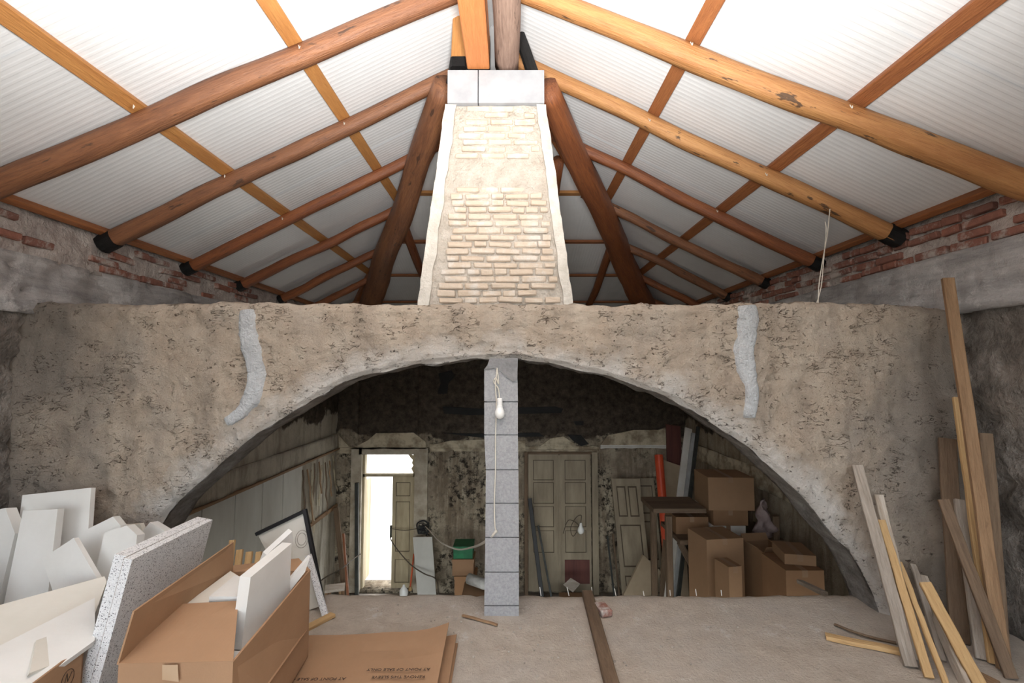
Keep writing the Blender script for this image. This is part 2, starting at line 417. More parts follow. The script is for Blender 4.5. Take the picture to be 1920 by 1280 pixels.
# ------------------------------------------------------------------ the building: main dimensions
CX, HALF = -.145, 2.885                 # symmetry axis and half width
XL, XR = CX - HALF, CX + HALF           # upper side walls
YA0, YA1 = 2.94, 3.24                   # arch wall, front and back face
YB = 8.8                                # back wall
LXL, LXR = -3.17, 3.12                  # lower room side walls
ZL = -2.45                              # lower floor
EAVE, RIDGE_Y, SL = 2.47, 3.3, .505
HK = SL * HALF / (YB - RIDGE_Y)
def roof_z(x, y): return EAVE + min(SL * (HALF - abs(x - CX)), HK * (YB - y))
def hip_dx(y): return max(0.0, HALF - HK / SL * (YB - y)) if y > RIDGE_Y else 0.0

# ---- mezzanine floor with its broken edge
def edge_y(x):
    return 3.25 + .035 * fbm(x, 3, 0, 2.2) + .015 * fbm(x, 9, 0, 9)
nx, ny = 150, 110
vs, fs = [], []
for i in range(nx + 1):
    xx = -3.25 + 6.2 * i / nx
    for j in range(ny + 1):
        yy = -2.6 + (edge_y(xx) + 2.6) * (j / ny) ** .7
        zz = .006 * fbm(xx, yy, 0, 1.2) + .004 * fbm(xx, yy, 4, 9)
        if edge_y(xx) - yy < .05: zz -= .02 * max(0, 1 - (edge_y(xx) - yy) / .05) + .012 * abs(fbm(xx, 1, 1, 11))
        vs.append((xx, yy, zz))
for i in range(nx):
    for j in range(ny): k = i * (ny + 1) + j; fs.append((k, k + ny + 1, k + ny + 2, k + 1))
b = len(vs)
for i in range(nx + 1): t = vs[i * (ny + 1) + ny]; vs.append((t[0], t[1] - .03, -.3))
for i in range(nx): k = i * (ny + 1) + ny; fs.append((k, k + ny + 1, b + i + 1, b + i))
b2 = len(vs); vs += [(-3.25, -2.6, -.3), (2.95, -2.6, -.3)]
fs.append(tuple([b2, b2 + 1] + [b + i for i in range(nx, -1, -1)]))
floor = struct(make('floor', vs, fs, M['screed'], smooth=True, origin=(0, 0, 0)), 'dusty pale screed floor of the upper level')
for k, (p, q) in enumerate((((1015, 1118), (1012, 1100)), ((1068, 1118), (1063, 1100)), ((1113, 1118), (1109, 1100)), ((1158, 1120), (1152, 1103)),
                            ((1212, 1121), (1206, 1108)), ((1262, 1121), (1256, 1106)), ((1312, 1121), (1304, 1104)), ((1360, 1121), (1352, 1106)))):
    a = atz(p[0], p[1], 0.0); a.y = 3.22; a.z = -.01; e = at(q[0], q[1], 3.25)
    make('wire_stub', *tube([a, e], .0028, 5), M['white_paint'], floor)
lf = struct(make('floor_lower', *box(LXL - .2, LXR + .2, 2.9, YB + .4, ZL - .2, ZL), M['lower_floor']), 'dusty floor of the lower room')

# ---- arch wall
AL = [(300, 978), (309, 963), (344, 928), (413, 867), (464, 825), (516, 788), (584, 750), (642, 716), (683, 704), (737, 691), (800, 682), (867, 675), (930, 672)]
AR = [(971, 672), (1050, 685), (1121, 700), (1183, 718), (1237, 739), (1300, 768), (1350, 802), (1412, 844), (1455, 881), (1499, 925), (1533, 962), (1568, 1006), (1600, 1037), (1622, 1073), (1646, 1122), (1661, 1172)]
pts = [at(*p, YA0) for p in [(222, 1172), (236, 1110), (262, 1040)] + AL + AR]
AP = [(p.x, p.z) for p in pts]; AP[0] = (AP[0][0], -.02); AP[-1] = (AP[-1][0], -.02)
def arch_z(x):
    if x <= AP[0][0] or x >= AP[-1][0]: return None
    for (x0, z0), (x1, z1) in zip(AP, AP[1:]):
        if x0 <= x <= x1: return z0 + (z1 - z0) * (x - x0) / (x1 - x0)
def arch_dist(x, z):
    best = 9
    for (x0, z0), (x1, z1) in zip(AP, AP[1:]):
        dx, dz = x1 - x0, z1 - z0; L = dx * dx + dz * dz
        t = max(0, min(1, ((x - x0) * dx + (z - z0) * dz) / L))
        best = min(best, math.hypot(x - x0 - t * dx, z - z0 - t * dz))
    return best
xs = []
x_ = -3.2
while x_ < 2.9:
    xs.append(x_)
    x_ += .0085 if (AP[0][0] - .05 < x_ < -1.5 or 1.5 < x_ < AP[-1][0] + .05) else .02
NV = 84
def wall_top(x): return 1.862 + .018 * fbm(x, 0, 5, 1.3) + .014 * fbm(x, 2, 5, 7) - (.03 if x > 2.45 else 0) * min(1, (x - 2.45) / .2)
vs, fs, idx, dist = [], [], [], []
front, back, soff = [], [], []
TH = 8
for xx in xs:
    za = arch_z(xx); z0 = -.03 if za is None else za; z1 = wall_top(xx)
    if za is not None: z0 += .012 * fbm(xx, 4, 1, 6)
    col = []
    for j in range(NV + 1):
        z = z0 + (z1 - z0) * j / NV
        d = .022 * fbm(xx, 0, z, 3.2, 5) + .012 * fbm(xx, 5, z, 13, 4)
        d -= .030 * max(0, fbm(xx, 8, z, 7, 4) - .22)
        ad = arch_dist(xx, z) if za is not None or abs(xx - AP[0][0]) < .5 or abs(xx - AP[-1][0]) < .5 else 9
        if ad < .09: d += .01 * (1 - ad / .09) * 0 - .03 * max(0, 1 - ad / .03)
        e = z1 - z
        if e < .04: d -= .03 * (1 - e / .04)
        col.append(len(vs)); vs.append((xx, YA0 - d, z)); dist.append(ad)
    front.append(col)
    s_, t_, bk = [], [], []
    for k in range(1, TH):
        f = k / TH; yy = YA0 + (YA1 - YA0) * f
        s_.append(len(vs)); vs.append((xx, yy, z0 + (.02 * fbm(xx, yy, 0, 7) if za is not None else 0))); dist.append(9)
    for k in range(1, TH):
        f = k / TH; yy = YA0 + (YA1 - YA0) * f
        t_.append(len(vs)); vs.append((xx, yy, z1 + .02 * fbm(xx, yy, 8, 8))); dist.append(9)
    for j in range(9):
        bk.append(len(vs)); vs.append((xx, YA1, z0 + (z1 - z0) * j / 8)); dist.append(9)
    soff.append((s_, t_, bk))
for i in range(len(xs) - 1):
    A, B = front[i], front[i + 1]
    for j in range(NV): fs.append((A[j], B[j], B[j + 1], A[j + 1])); idx.append(0)
    (sa, ta, ba), (sb, tb, bb) = soff[i], soff[i + 1]
    ra = [A[0]] + sa + [ba[0]]; rb = [B[0]] + sb + [bb[0]]
    for k in range(TH): fs.append((ra[k], ra[k + 1], rb[k + 1], rb[k])); idx.append(1)
    ra = [A[-1]] + ta + [ba[-1]]; rb = [B[-1]] + tb + [bb[-1]]
    for k in range(TH): fs.append((ra[k], rb[k], rb[k + 1], ra[k + 1])); idx.append(0)
    for j in range(8): fs.append((ba[j], ba[j + 1], bb[j + 1], bb[j])); idx.append(1)
wall = make('wall_arch', vs, fs, [M['render'], M['soffit']], smooth=True, origin=(CX, YA0, 0), idx=idx)
at_ = wall.data.attributes.new('arch', 'FLOAT', 'POINT'); at_.data.foreach_set('value', dist)
struct(wall, 'rough beige rendered wall pierced by a wide low arch')
def ribbon(path, name, lab):
    """fresh plaster strip trowelled over a chase: centre line and half width in the wall plane"""
    n = 60; vs, fs = [], []
    P = [(at(a, b, YA0), w / 2 / 306) for a, b, w in path]
    for i in range(n + 1):
        t = i / n * (len(P) - 1); k = min(int(t), len(P) - 2); f = t - k; f = f * f * (3 - 2 * f)
        c = P[k][0].lerp(P[k + 1][0], t - k); w = P[k][1] * (1 - f) + P[k + 1][1] * f
        w *= min(1, .8 + 4 * min(i, n - i) / n)
        d = (P[k + 1][0] - P[k][0]).normalized(); s = V((-d.z, 0, d.x))
        if s.x < 0: s = -s
        for j in range(9):
            u = j / 4 - 1; ed = w * (1 + .3 * fbm(c.x * 3, u * 2, c.z, 9, 5)) 
            q = c + s * ed * u
            hgt = .014 * (1 - abs(u) ** 4) + .006 * fbm(q.x, 1, q.z, 18)
            base = .022 * fbm(q.x, 0, q.z, 3.2, 5) + .006
            vs.append((q.x, YA0 - base - (hgt if 0 < i < n else -.02) + (.03 if abs(u) == 1 else 0), q.z))
    for i in range(n):
        for j in range(8): fs.append((i * 9 + j, i * 9 + j + 1, i * 9 + j + 10, i * 9 + j + 9))
    o = make(name, vs, fs, M['white_patch'], wall, smooth=True); o['label'] = lab
ribbon([(464, 578, 36), (466, 625, 40), (472, 660, 40), (479, 700, 38), (474, 745, 36), (452, 775, 26), (424, 792, 22)], 'plaster_strip', 'curved strip of fresh white plaster')
ribbon([(1398, 572, 44), (1402, 600, 44), (1396, 640, 42), (1398, 690, 38), (1407, 730, 30), (1405, 785, 26)], 'plaster_strip', 'straight strip of fresh white plaster')

# ---- side walls: rubble below, concrete ring beam, red brick courses under the roof
BZ0, BZ1 = 1.80, 2.17
def side(name, sgn, X, lower_mat, LX, lab):
    inn = -sgn                                   # direction into the room
    if sgn < 0: eu, ev = V((0, 1, 0)), V((0, 0, 1)); p = (X, -2.6, 0)
    else: eu, ev = V((0, -1, 0)), V((0, 0, 1)); p = (X, YA0 + .1, 0)
    near = relief(p, eu, ev, YA0 + 2.7, BZ0 + .04, .045, .06, 2.6, .35, 3)
    q = (LX, YA1 - .1, ZL) if sgn < 0 else (LX, YB + .1, ZL)
    low = relief(q, eu, ev, YB - YA1 + .2, 4.3, .06, .02, 1.8, .25, 11)
    v, f = merge(near, low)
    idx = [0] * len(near[1]) + [1] * len(low[1])
    w = struct(make(name, v, f, [M['stone_side'], lower_mat], smooth=True, origin=(X, 0, 0), idx=idx), lab)
    q = (X + inn * .035, -2.6, BZ0) if sgn < 0 else (X + inn * .035, YB + .1, BZ0)
    be = make('concrete_beam', *relief(q, eu, ev, YB + 2.7, BZ1 - BZ0, .035, .055 if sgn < 0 else .022, 2.6, .45, 21), M['concrete'], w, smooth=True)
    be['label'] = 'grey concrete ring beam under the roof'
    q = (X - inn * .012, -2.6, BZ1 - .02) if sgn < 0 else (X - inn * .012, YB + .1, BZ1 - .02)
    make('mortar_bed', *relief(q, eu, ev, YB + 2.7, .30, .03, .02, 5, .35, 31), M['mortar_pink'], w, smooth=True)
    return w
wl = side('wall_left', -1, XL, M['old_left'], LXL, 'left side wall with concrete beam and red brick top')
wr = side('wall_right', 1, XR, M['old_right'], LXR, 'right side wall with concrete beam and red brick top')
def brick_mesh(name, l, w, h, mat, seed):
    bm = bmesh.new(); bmesh.ops.create_cube(bm, size=1)
    for v in bm.verts: v.co = V((v.co.x * l, v.co.y * w, v.co.z * h))
    bmesh.ops.bevel(bm, geom=list(bm.edges), offset=.007, segments=1, affect='EDGES')
    for v in bm.verts: v.co += V((noise.noise(v.co * 31 + V((seed, 0, 0))), noise.noise(v.co * 31 + V((0, seed, 0))), noise.noise(v.co * 31 + V((0, 0, seed))))) * .006
    me = bpy.data.meshes.new(name); bm.to_mesh(me); bm.free(); me.materials.append(mat); return me
RB = [brick_mesh('brick', .06, .235, .05, M['brick_red'], s) for s in range(5)]
def put(name, me, parent, loc, rot=(0, 0, 0), sc=(1, 1, 1)):
    o = bpy.data.objects.new(name, me); COL.objects.link(o); o.parent = parent
    o.location = V(loc) - wloc(parent); o.rotation_euler = rot; o.scale = sc; return o
for w, X, sg in ((wl, XL, 1), (wr, XR, -1)):
    for r in range(4):
        z = BZ1 + .032 + r * .062
        y = 1.7 + random.random() * .2
        while y < 7.4:
            L = random.choice((1, 1, 1, .5, .8)); yy = y + .12 * L
            if random.random() < (.85 if sg < 0 else .42):
                put('brick', random.choice(RB), w, (X - sg * .0165 + sg * random.uniform(-.006, .006), yy, z + random.uniform(-.006, .006)),
                    (random.uniform(-.05, .05), 0, random.uniform(-.03, .03)), (1, L, random.uniform(.85, 1.05)))
            y += .245 * L + random.uniform(.005, .02)

# ---- back wall of the lower room with its street doorway
DX0, DX1 = at(668, 950, YB).x, at(782, 950, YB).x
DZ1 = at(720, 851, YB).z; DZ0 = at(720, 1105, YB).z
eu, ev = V((1, 0, 0)), V((0, 0, 1))
parts = [relief((LXL - .2, YB, ZL), eu, ev, DX0 - LXL + .2, 5.0, .05, .03, 1.7, .35, 2),
         relief((DX1, YB, ZL), eu, ev, LXR + .2 - DX1, 5.0, .05, .03, 1.7, .35, 2),
         relief((DX0, YB, DZ1), eu, ev, DX1 - DX0, ZL + 5.0 - DZ1, .05, .03, 1.7, .35, 2),
         box(DX0 - .01, DX1 + .01, YB - .02, YB + .4, ZL, DZ0)]
wb = struct(make('wall_back', *merge(*parts), M['old_back'], smooth=True, origin=(0, YB, ZL)), 'damp sooty back wall of the lower room')
def cornice(x0, x1, z0, z1, d=.05):
    n = max(3, int((x1 - x0) / .06)); vs, fs = [], []
    prof = [(0, 0), (.35, 0), (.5, .35), (.9, .55), (1, .8), (1, 1), (0, 1)]
    for i in range(n + 1):
        xx = x0 + (x1 - x0) * i / n; b = .012 * fbm(xx, 0, z0, 5)
        for a, c in prof: vs.append((xx, YB + .01 - a * d, z0 + b + c * (z1 - z0) + (.03 * abs(fbm(xx, 7, 0, 3)) if c == 1 else 0)))
    for i in range(n):
        for j in range(7): fs.append((i * 7 + j, i * 7 + (j + 1) % 7, i * 7 + 7 + (j + 1) % 7, i * 7 + 7 + j))
    return merge((vs, fs), ([vs[k] for k in range(7)] + [vs[n * 7 + k] for k in range(7)], [tuple(range(7)), tuple(range(13, 6, -1))]))
def bx(px_): return at(px_, 840, YB).x
def bz(py_): return at(900, py_, YB).z
make('cornice', *cornice(bx(632), bx(800), bz(850), bz(838), .07), M['cornice'], wb)
make('cornice', *cornice(bx(806), bx(985), bz(846), bz(832)), M['cornice'], wb)
make('cornice', *cornice(bx(985), bx(1122), bz(848), bz(836), .07), M['cornice'], wb)
make('cornice', *cornice(bx(1126), bx(1262), bz(840), bz(832)), M['white_paint'], wb)
for k, P in enumerate(([(632, 838), (632, 812), (650, 832), (655, 838)], [(664, 838), (690, 825), (705, 812), (775, 811), (798, 828), (800, 838)], [(808, 834), (845, 826), (905, 824), (985, 826), (985, 834)],
          [(1010, 838), (1032, 822), (1056, 818), (1078, 832), (1082, 838)], [(1126, 834), (1140, 816), (1190, 806), (1235, 806), (1262, 796), (1262, 834)])):
    make('plaster_patch', *slab([at(a, b, YB - .045) for a, b in P], .06, (0, 1, 0)), M['cornice'], wb)
for P in ([(830, 762), (900, 766), (1040, 762), (1056, 766), (1052, 774), (960, 776), (880, 778), (832, 775)], [(832, 812), (900, 813), (1010, 811), (1020, 818), (900, 820)],
          [(822, 700), (846, 694), (852, 706), (840, 718), (838, 738), (820, 738), (826, 718)], [(1064, 815), (1090, 816), (1104, 832), (1090, 836), (1074, 826)], [(1076, 790), (1094, 790), (1094, 797), (1080, 797)]):
    make('dark_patch', *slab([at(a, b, YB - .05) for a, b in P], .05, (0, 1, 0)), M['tar'], wb)  # black pieces set on the face of the back wall
# left wall: pale panels, cornice band and drips
for k, (a, b_) in enumerate(((4.3, 4.93), (4.95, 5.52), (5.54, 6.12), (6.14, 6.66), (6.68, 7.25))):
    make('wall_panel', *merge(box(LXL + .012, LXL + .045, a, b_, ZL + .9, .07)), M['panel_pale'], wl)
make('cornice', *relief((LXL + .05, 3.5, .10), V((0, 1, 0)), V((0, 0, 1)), YB - 3.6, .25, .05, .03, 3, .05, 5), M['old_left'], wl, smooth=True)
make('cornice', *board((LXL + .05, 3.4, .085), (LXL + .05, YB - .05, .085), .05, .03), M['plank_brown'], wl)
make('dado_board', *board((LXL + .04, 7.2, -.92), (LXL + .04, YB - .05, -.92), .03, .06), M['plank_brown'], wl)
for k in range(9):
    y0 = 7.32 + k * .15 + random.uniform(-.03, .03); z1 = .02 - random.random() * .1
    make('torn_strip', *board((LXL + .03, y0, z1), (LXL + .03 + .05 * random.random(), y0 + random.uniform(-.14, .18), z1 - random.uniform(.5, 1.0)), .035, .012, V((1, 0, 0)), n=7, wob=.03), M[('plank_dark', 'plank_brown', 'cornice')[k % 3]], wl)
make('cornice', *relief((LXR - .04, YB - .1, -.0), V((0, -1, 0)), V((0, 0, 1)), 4.5, .24, .05, .03, 3, .05, 9), M['cornice'], wr, smooth=True)
# unseen rear wall behind the camera, two window openings added to let daylight in
rp = [box(-3.4, -2.75, -2.95, -2.6, 0, 4), box(2.45, 3.1, -2.95, -2.6, 0, 4), box(-.35, .05, -2.95, -2.6, 0, 4),
      box(-2.75, 2.45, -2.95, -2.6, 0, .35), box(-2.75, 2.45, -2.95, -2.6, 2.75, 4)]
struct(make('wall_rear', *merge(*rp), M['stone_side']), 'rear wall with two window openings added for daylight')

# ---- roof: outer deck, ribbed white sheets, rafters, battens, ridge and hips
YR0 = -2.9
def rp_(dx, y, up): return V((CX + dx, y, EAVE + SL * (HALF - abs(dx)) + up))
dk_ = []
for s in (-1, 1):
    q = [rp_(s * 3.2, YR0, .05), rp_(0, YR0, .05), rp_(0, RIDGE_Y, .05), rp_(s * 3.2, YB + .6, .05)]
    dk_.append((q + [p + V((0, 0, .06)) for p in q], BF))
q = [rp_(-3.2, YB + .6, .05), rp_(3.2, YB + .6, .05), rp_(0, RIDGE_Y, .05)]
dk_.append((q + [p + V((0, 0, .06)) for p in q], [(0, 1, 2), (5, 4, 3), (0, 3, 4, 1), (1, 4, 5, 2), (2, 5, 3, 0)]))
ceil = struct(make('ceiling', *merge(*dk_), M['deck'], origin=(CX, 2, EAVE)), 'pitched roof of white ribbed sheets on log rafters')
PITCHR = .038
def ribs(a, b):
    out = []; k = 0; t = a
    while t < b - 1e-6:
        for f, h in ((0, 0), (.30, 0), (.42, .0008), (.86, .0008)):
            if t + f * PITCHR < b: out.append((t + f * PITCHR, h))
        t += PITCHR
    out.append((b, 0)); return out
def sheet(cols):
    vs, fs = [], []
    for lo, hi in cols: vs += [lo, hi]
    n = len(cols)
    for i in range(n - 1): fs.append((2 * i, 2 * i + 1, 2 * i + 3, 2 * i + 2))
    up = V((0, 0, .012)); vs += [v + up for v in vs]
    fs += [tuple(k + 2 * n for k in f[::-1]) for f in fs]
    for i in range(n - 1): fs += [(2 * i, 2 * i + 2, 2 * n + 2 * i + 2, 2 * n + 2 * i), (2 * i + 1, 2 * n + 2 * i + 1, 2 * n + 2 * i + 3, 2 * i + 3)]
    return vs, fs
for s in (-1, 1):
    y = YR0
    k = 0
    while y < YB:
        y2 = min(y + 1.0, YB)
        off = .0 if k % 2 else .009
        cols = []
        for yy, h in ribs(y - .03, y2):
            hd = hip_dx(yy)
            if hd > HALF - .05: continue
            cols.append((rp_(s * (HALF + .06), yy, off + h), rp_(s * hd, yy, off + h)))
        if len(cols) > 3: make('roof_sheet', *sheet(cols), M['sheet'], ceil)
        y = y2; k += 1
k = 0; d = -HALF
while d < HALF - .01:
    d2 = min(d + .9617, HALF); cols = []
    for dx, h in ribs(d, d2):
        if abs(dx) > HALF - .03: continue
        yu = YB - (HALF - abs(dx)) * SL / HK
        off = .0 if k % 2 else .009
        cols.append((V((CX + dx, YB + .06, EAVE - HK * .06 + off + h)), V((CX + dx, yu, EAVE + HK * (YB - yu) + off + h))))
    make('roof_sheet', *sheet(cols), M['sheet'], ceil); d = d2; k += 1

RAFT = {-1: [(1.62, 1.75), (2.57, 2.76), (3.49, 3.50), (4.385, 4.36), (5.25, 5.25), (6.2, 6.2), (7.1, 7.1), (7.9, 7.9)],
        1: [(1.5, 1.75), (2.43, 2.76), (3.33, 3.42), (4.2, 4.2), (5.09, 5.09), (6.0, 6.0), (6.9, 6.9), (7.75, 7.75)]}
RM = {-1: ['log_brown', 'log_brown', 'log_brown', 'log_red', 'log_red', 'log_red', 'log_red', 'log_red'],
      1: ['log_light', 'log_light', 'log_light', 'log_red', 'log_brown', 'log_brown', 'log_red', 'log_red']}
BT = .035
for s in (-1, 1):
    for i, (yw, yr) in enumerate(RAFT[s]):
        r = .059 if i < 2 else (.054 if i == 2 else .048)
        hd = hip_dx(yr)
        hd = max(hd - .03, .045) if hd > 0 else .045
        a = rp_(s * (HALF - .0), yw, -BT - r * 1.1); b = rp_(s * hd, yr, -BT - r * 1.1)
        ra = make('rafter', *log(a, b, r * 1.06, r * .92, 14, 40, .035, .07, .45), M[RM[s][i]], ceil, smooth=True)
        if i >= 2:
            e = a.lerp(b, .035)
            en = make('tarred_end', *log(a, e, r * 1.22, r * 1.20, 12, 4, 0, .02, .45), M['tar'], ra); en['label'] = 'black tarred rafter end'
# lengthwise battens on the rafters
def ray_roof(px_, py_, s, up):
    r = ray(px_, py_); best = None
    lo, hi = .5, 12
    for _ in range(60):
        m = (lo + hi) / 2; p = V((0, 0, EYE)) + r * m
        if p.z > EAVE + SL * (HALF - abs(p.x - CX)) + up: hi = m
        else: lo = m
    return V((0, 0, EYE)) + r * lo
for s, (p1, p2), m in ((-1, ((262, 211), (9, 23)), 'batten'), (-1, ((558, 84), (647, 230)), 'batten'),
                       (1, ((1597, 202), (1437, 328)), 'batten_red'), (1, ((1297, 84), (1219, 225)), 'batten_red')):
    dx = abs((ray_roof(*p1, s, -.02).x + ray_roof(*p2, s, -.02).x) / 2 - CX)
    y1 = YB - (HALF - dx) * SL / HK
    nrm = V((s * SL, 0, 1)).normalized()
    make('batten', *board(rp_(s * dx, YR0 + .1, -.016), rp_(s * dx, y1 - .05, -.016), .088, .03, nrm, n=9), M[m], ceil)
for s in (-1, 1):
    nrm = V((s * SL, 0, 1)).normalized()
    make('wall_plate', *board(rp_(s * (HALF - .035), YR0 + .1, -.02), rp_(s * (HALF - .035), YB - .1, -.02), .05, .05, nrm), M['batten_red'], ceil)
# wire ties where the battens cross the rafters
for a, b_, D in ((252, 204, 2.7), (422, 333, 3.55), (562, 92, 2.75), (646, 234, 3.5), (1596, 204, 2.55), (1437, 330, 3.4), (1297, 86, 2.7), (1218, 228, 3.4), (530, 412, 4.4), (1345, 398, 4.25)):
    s_ = -1 if a < 960 else 1; p = ray_roof(a, b_, s_, -.15)
    make('wire_tie', *tube([p + V((-.006, 0, .022)), p + V((0, -.008, -.002)), p + V((.004, -.005, .014))], .0022, 5, 3), M['cord'], ceil)
# ridge: squared orange beam and weathered log, carried by the brick pier
rb = make('ridge_beam', *board((-.218, -2.7, 3.515), (-.218, 3.06, 3.515), .145, .23, c=.04), M['beam_orange'], ceil); rb['label'] = 'squared orange ridge beam'
make('tarred_end', *board((-.218, 2.99, 3.513), (-.218, 3.066, 3.513), .149, .234, c=.04, n=2), M['tar'], rb)
rl = make('ridge_log', *log((-.035, -2.7, 3.49), (-.03, 3.08, 3.475), .085, .078, 16, 50, .06, .10), M['log_grey'], ceil, smooth=True); rl['label'] = 'round weathered ridge log'
st_ = make('ridge_strut', *board(at(866, 40, 3.12), at(862, 136, 3.16), .11, .12, V((0, 1, 0)), c=.05), M['batten'], ceil)
make('tarred_end', *board(at(862, 119, 3.14), at(862, 137, 3.14), .112, .15, V((0, 1, 0)), n=2), M['tar'], st_)
make('tarred_post', *log(at(974, 66, 3.2), at(1003, 150, 3.25), .04, .045, 10, 6, 0, .05), M['tar'], ceil)
make('tarred_post', *log(at(858, 88, 3.3), at(846, 160, 3.34), .035, .04, 10, 6, 0, .05), M['tar'], ceil)
# hip logs, hip boards, jack rafters and purlins of the rear slope
for s, top, bot, tb, bb, m in ((-1, (836, 160), (683, 600), (826, 150), (640, 590), 'log_brown'), (1, (1022, 166), (1224, 604), (1022, 150), (1252, 590), 'log_red')):
    a, e = at(*top, 3.32), at(*bot, 8.55)
    h = make('hip_log', *log(a, e, .088, .185, 16, 50, .10, .10, .2), M[m], ceil, smooth=True); h['label'] = 'thick tapering hip log'
    dxe = s * (HALF - .1)
    make('hip_board', *board(V((CX + s * .06, RIDGE_Y + .05, EAVE + SL * (HALF - .06) - .055)), V((CX + dxe, YB - .2, EAVE + .0)), .07, .10), M['batten_red'], ceil)
for dx in (-1.16, -.42, .60, 1.44, -2.1, 2.2):
    yu = YB - (HALF - abs(dx)) * SL / HK
    make('jack_rafter', *log((CX + dx, yu + .1, EAVE + HK * (YB - yu) - .12), (CX + dx, YB, EAVE - .1), .055, .05, 10, 16, .03, .06, .3), M['log_red'], ceil, smooth=True)
for py_, m in ((362, 'batten'), (453, 'batten_red'), (516, 'batten_red'), (566, 'batten_red')):
    r = ray(960, py_); lo, hi = 1, 20
    for _ in range(50):
        mm = (lo + hi) / 2; p = V((0, 0, EYE)) + r * mm
        if p.z > EAVE + HK * (YB - p.y) - .02: hi = mm
        else: lo = mm
    w = HALF - (YB - p.y) * HK / SL - .05
    make('purlin', *board((CX - w, p.y, p.z), (CX + w, p.y, p.z), .09, .03, n=5), M[m], ceil)

# ------------------------------------------------------------------ brick pier on the arch
PY = 3.0
bz0, bz1 = 1.845, 3.164
pier = thing('brick_pier', (CX + .04, PY + .12, bz0), 'tapering tan brick pier standing on the arch under the ridge', 'pier')
def pier_x(z):
    t = (z - bz0) / (bz1 - bz0); e = .005 * fbm(0, z, 3, 5)
    return -.585 + (.585 - .418) * t + e, .375 + (.208 - .375) * t + e
vs, fs = [], []
for j in range(34):
    z = bz0 + (bz1 - bz0) * j / 33; a, b_ = pier_x(z)
    for k in range(25):
        xx = a + (b_ - a) * k / 24; vs.append((xx, PY + .012 + .012 * fbm(xx, 3, z, 9), z))
for j in range(33):
    for k in range(24): i = j * 25 + k; fs.append((i, i + 1, i + 26, i + 25))
b = len(vs); ring = [j * 25 for j in range(34)] + [33 * 25 + k for k in range(1, 25)] + [j * 25 + 24 for j in range(32, -1, -1)] + [k for k in range(23, 0, -1)]
vs += [(vs[i][0], PY + .24, vs[i][2]) for i in ring]; m_ = len(ring)
fs += [(ring[i], ring[(i + 1) % m_], b + (i + 1) % m_, b + i) for i in range(m_)] + [tuple(range(b, b + m_))]
make('mortar_core', vs, fs, M['mortar'], pier, smooth=False)
TB = [brick_mesh('brick', .155, .05, .036, M['brick_tan'], s + 20) for s in range(6)]
nc = 29; dz = (bz1 - bz0 - .02) / nc
for r in range(nc):
    z = bz0 + .022 + (r + .5) * dz; a, b_ = pier_x(z); a += .085; b_ -= .065
    bare = 16.5 <= r <= 20.5
    xx = a + random.uniform(0, .06)
    while xx < b_ - .04:
        L = min(random.choice((.16, .155, .15, .12, .08)), b_ - xx)
        if not (bare and random.random() < .88) and random.random() < (.96 if r < 15 else .8):
            put('brick', random.choice(TB), pier, (xx + L / 2, PY + (.018 if r < 16 else .024) + random.uniform(-.006, .006), z + random.uniform(-.003, .003)),
                (random.uniform(-.04, .04), random.uniform(-.03, .03), 0), (L / .16, 1, random.uniform(.9, 1.08)))
        xx += L + random.uniform(.004, .012)
for s in (0, 1):
    vs, fs = [], []
    for j in range(41):
        z = bz0 + .01 + (bz1 - bz0 - .01) * j / 40; a, b_ = pier_x(z); w = (.06 if s == 0 else .05) + .012 * fbm(s, z, 1, 7)
        x0, x1 = (a - .012, a + w) if s == 0 else (b_ - w, b_ + .012)
        jj = .006 * fbm(s * 5, z, 2, 12)
        if s == 0: x0 += jj
        else: x1 += jj
        vs += [(x0, PY - .012, z), (x1, PY - .008, z), (x1, PY + .2, z), (x0, PY + .2, z)]
    for j in range(40):
        for k in range(4): fs.append((j * 4 + k, j * 4 + (k + 1) % 4, j * 4 + 4 + (k + 1) % 4, j * 4 + 4 + k))
    fs += [(3, 2, 1, 0), (160, 161, 162, 163)]
    make('plaster_edge', vs, fs, M['plaster_edge'], pier)
# thin lime skim left on the brickwork
random.seed(19)
x0, x1 = at(840, 160, PY).x, at(1020, 160, PY).x; xm = at(897, 160, PY).x
bt = at(900, 135, PY).z
for p, q in ((x0, xm - .003), (xm + .003, x1)):
    bb = make('grey_block', *obox(V(((p + q) / 2, PY + .11, bz1 + .003)), q - p, .26, bt - bz1 - .003), M['grey_slab'], pier); bb['label'] = 'smooth pale grey block at the head of the pier'

# ------------------------------------------------------------------ block pillar under the crown
joints = [1155, 1135, 1072, 1007, 943, 880, 815, 753, 690]
PYF = 2.94
pil = thing('block_pillar', (-.065, PYF + .1, 0), 'grey concrete block pillar propping the crown of the arch', 'pillar')
edges = [(908, 973), (908, 973), (909, 973), (910, 973), (910.5, 972.5), (911, 972), (908, 971), (908, 971), (908, 970)]
zs = [at(940, j, PYF).z for j in joints]; zs[0] = -.01
for i in range(8):
    a0 = at(edges[i][0], joints[i], PYF).x; a1 = at(edges[i][1], joints[i], PYF).x
    b0 = at(edges[i + 1][0], joints[i + 1], PYF).x; b1 = at(edges[i + 1][1], joints[i + 1], PYF).x
    q = random.uniform(-.004, .004); g = .0035
    vs = [(a0, PYF + q, zs[i] + g), (a1, PYF + q, zs[i] + g), (a1, PYF + .2, zs[i] + g), (a0, PYF + .2, zs[i] + g),
          (b0, PYF + q, zs[i + 1] - g), (b1, PYF + q, zs[i + 1] - g), (b1, PYF + .2, zs[i + 1] - g), (b0, PYF + .2, zs[i + 1] - g)]
    make('concrete_block', vs, BF, M['block'], pil)
make('mortar_core', *box(-.155, .03, PYF + .012, PYF + .19, 0, zs[-1]), M['block_dark'], pil)
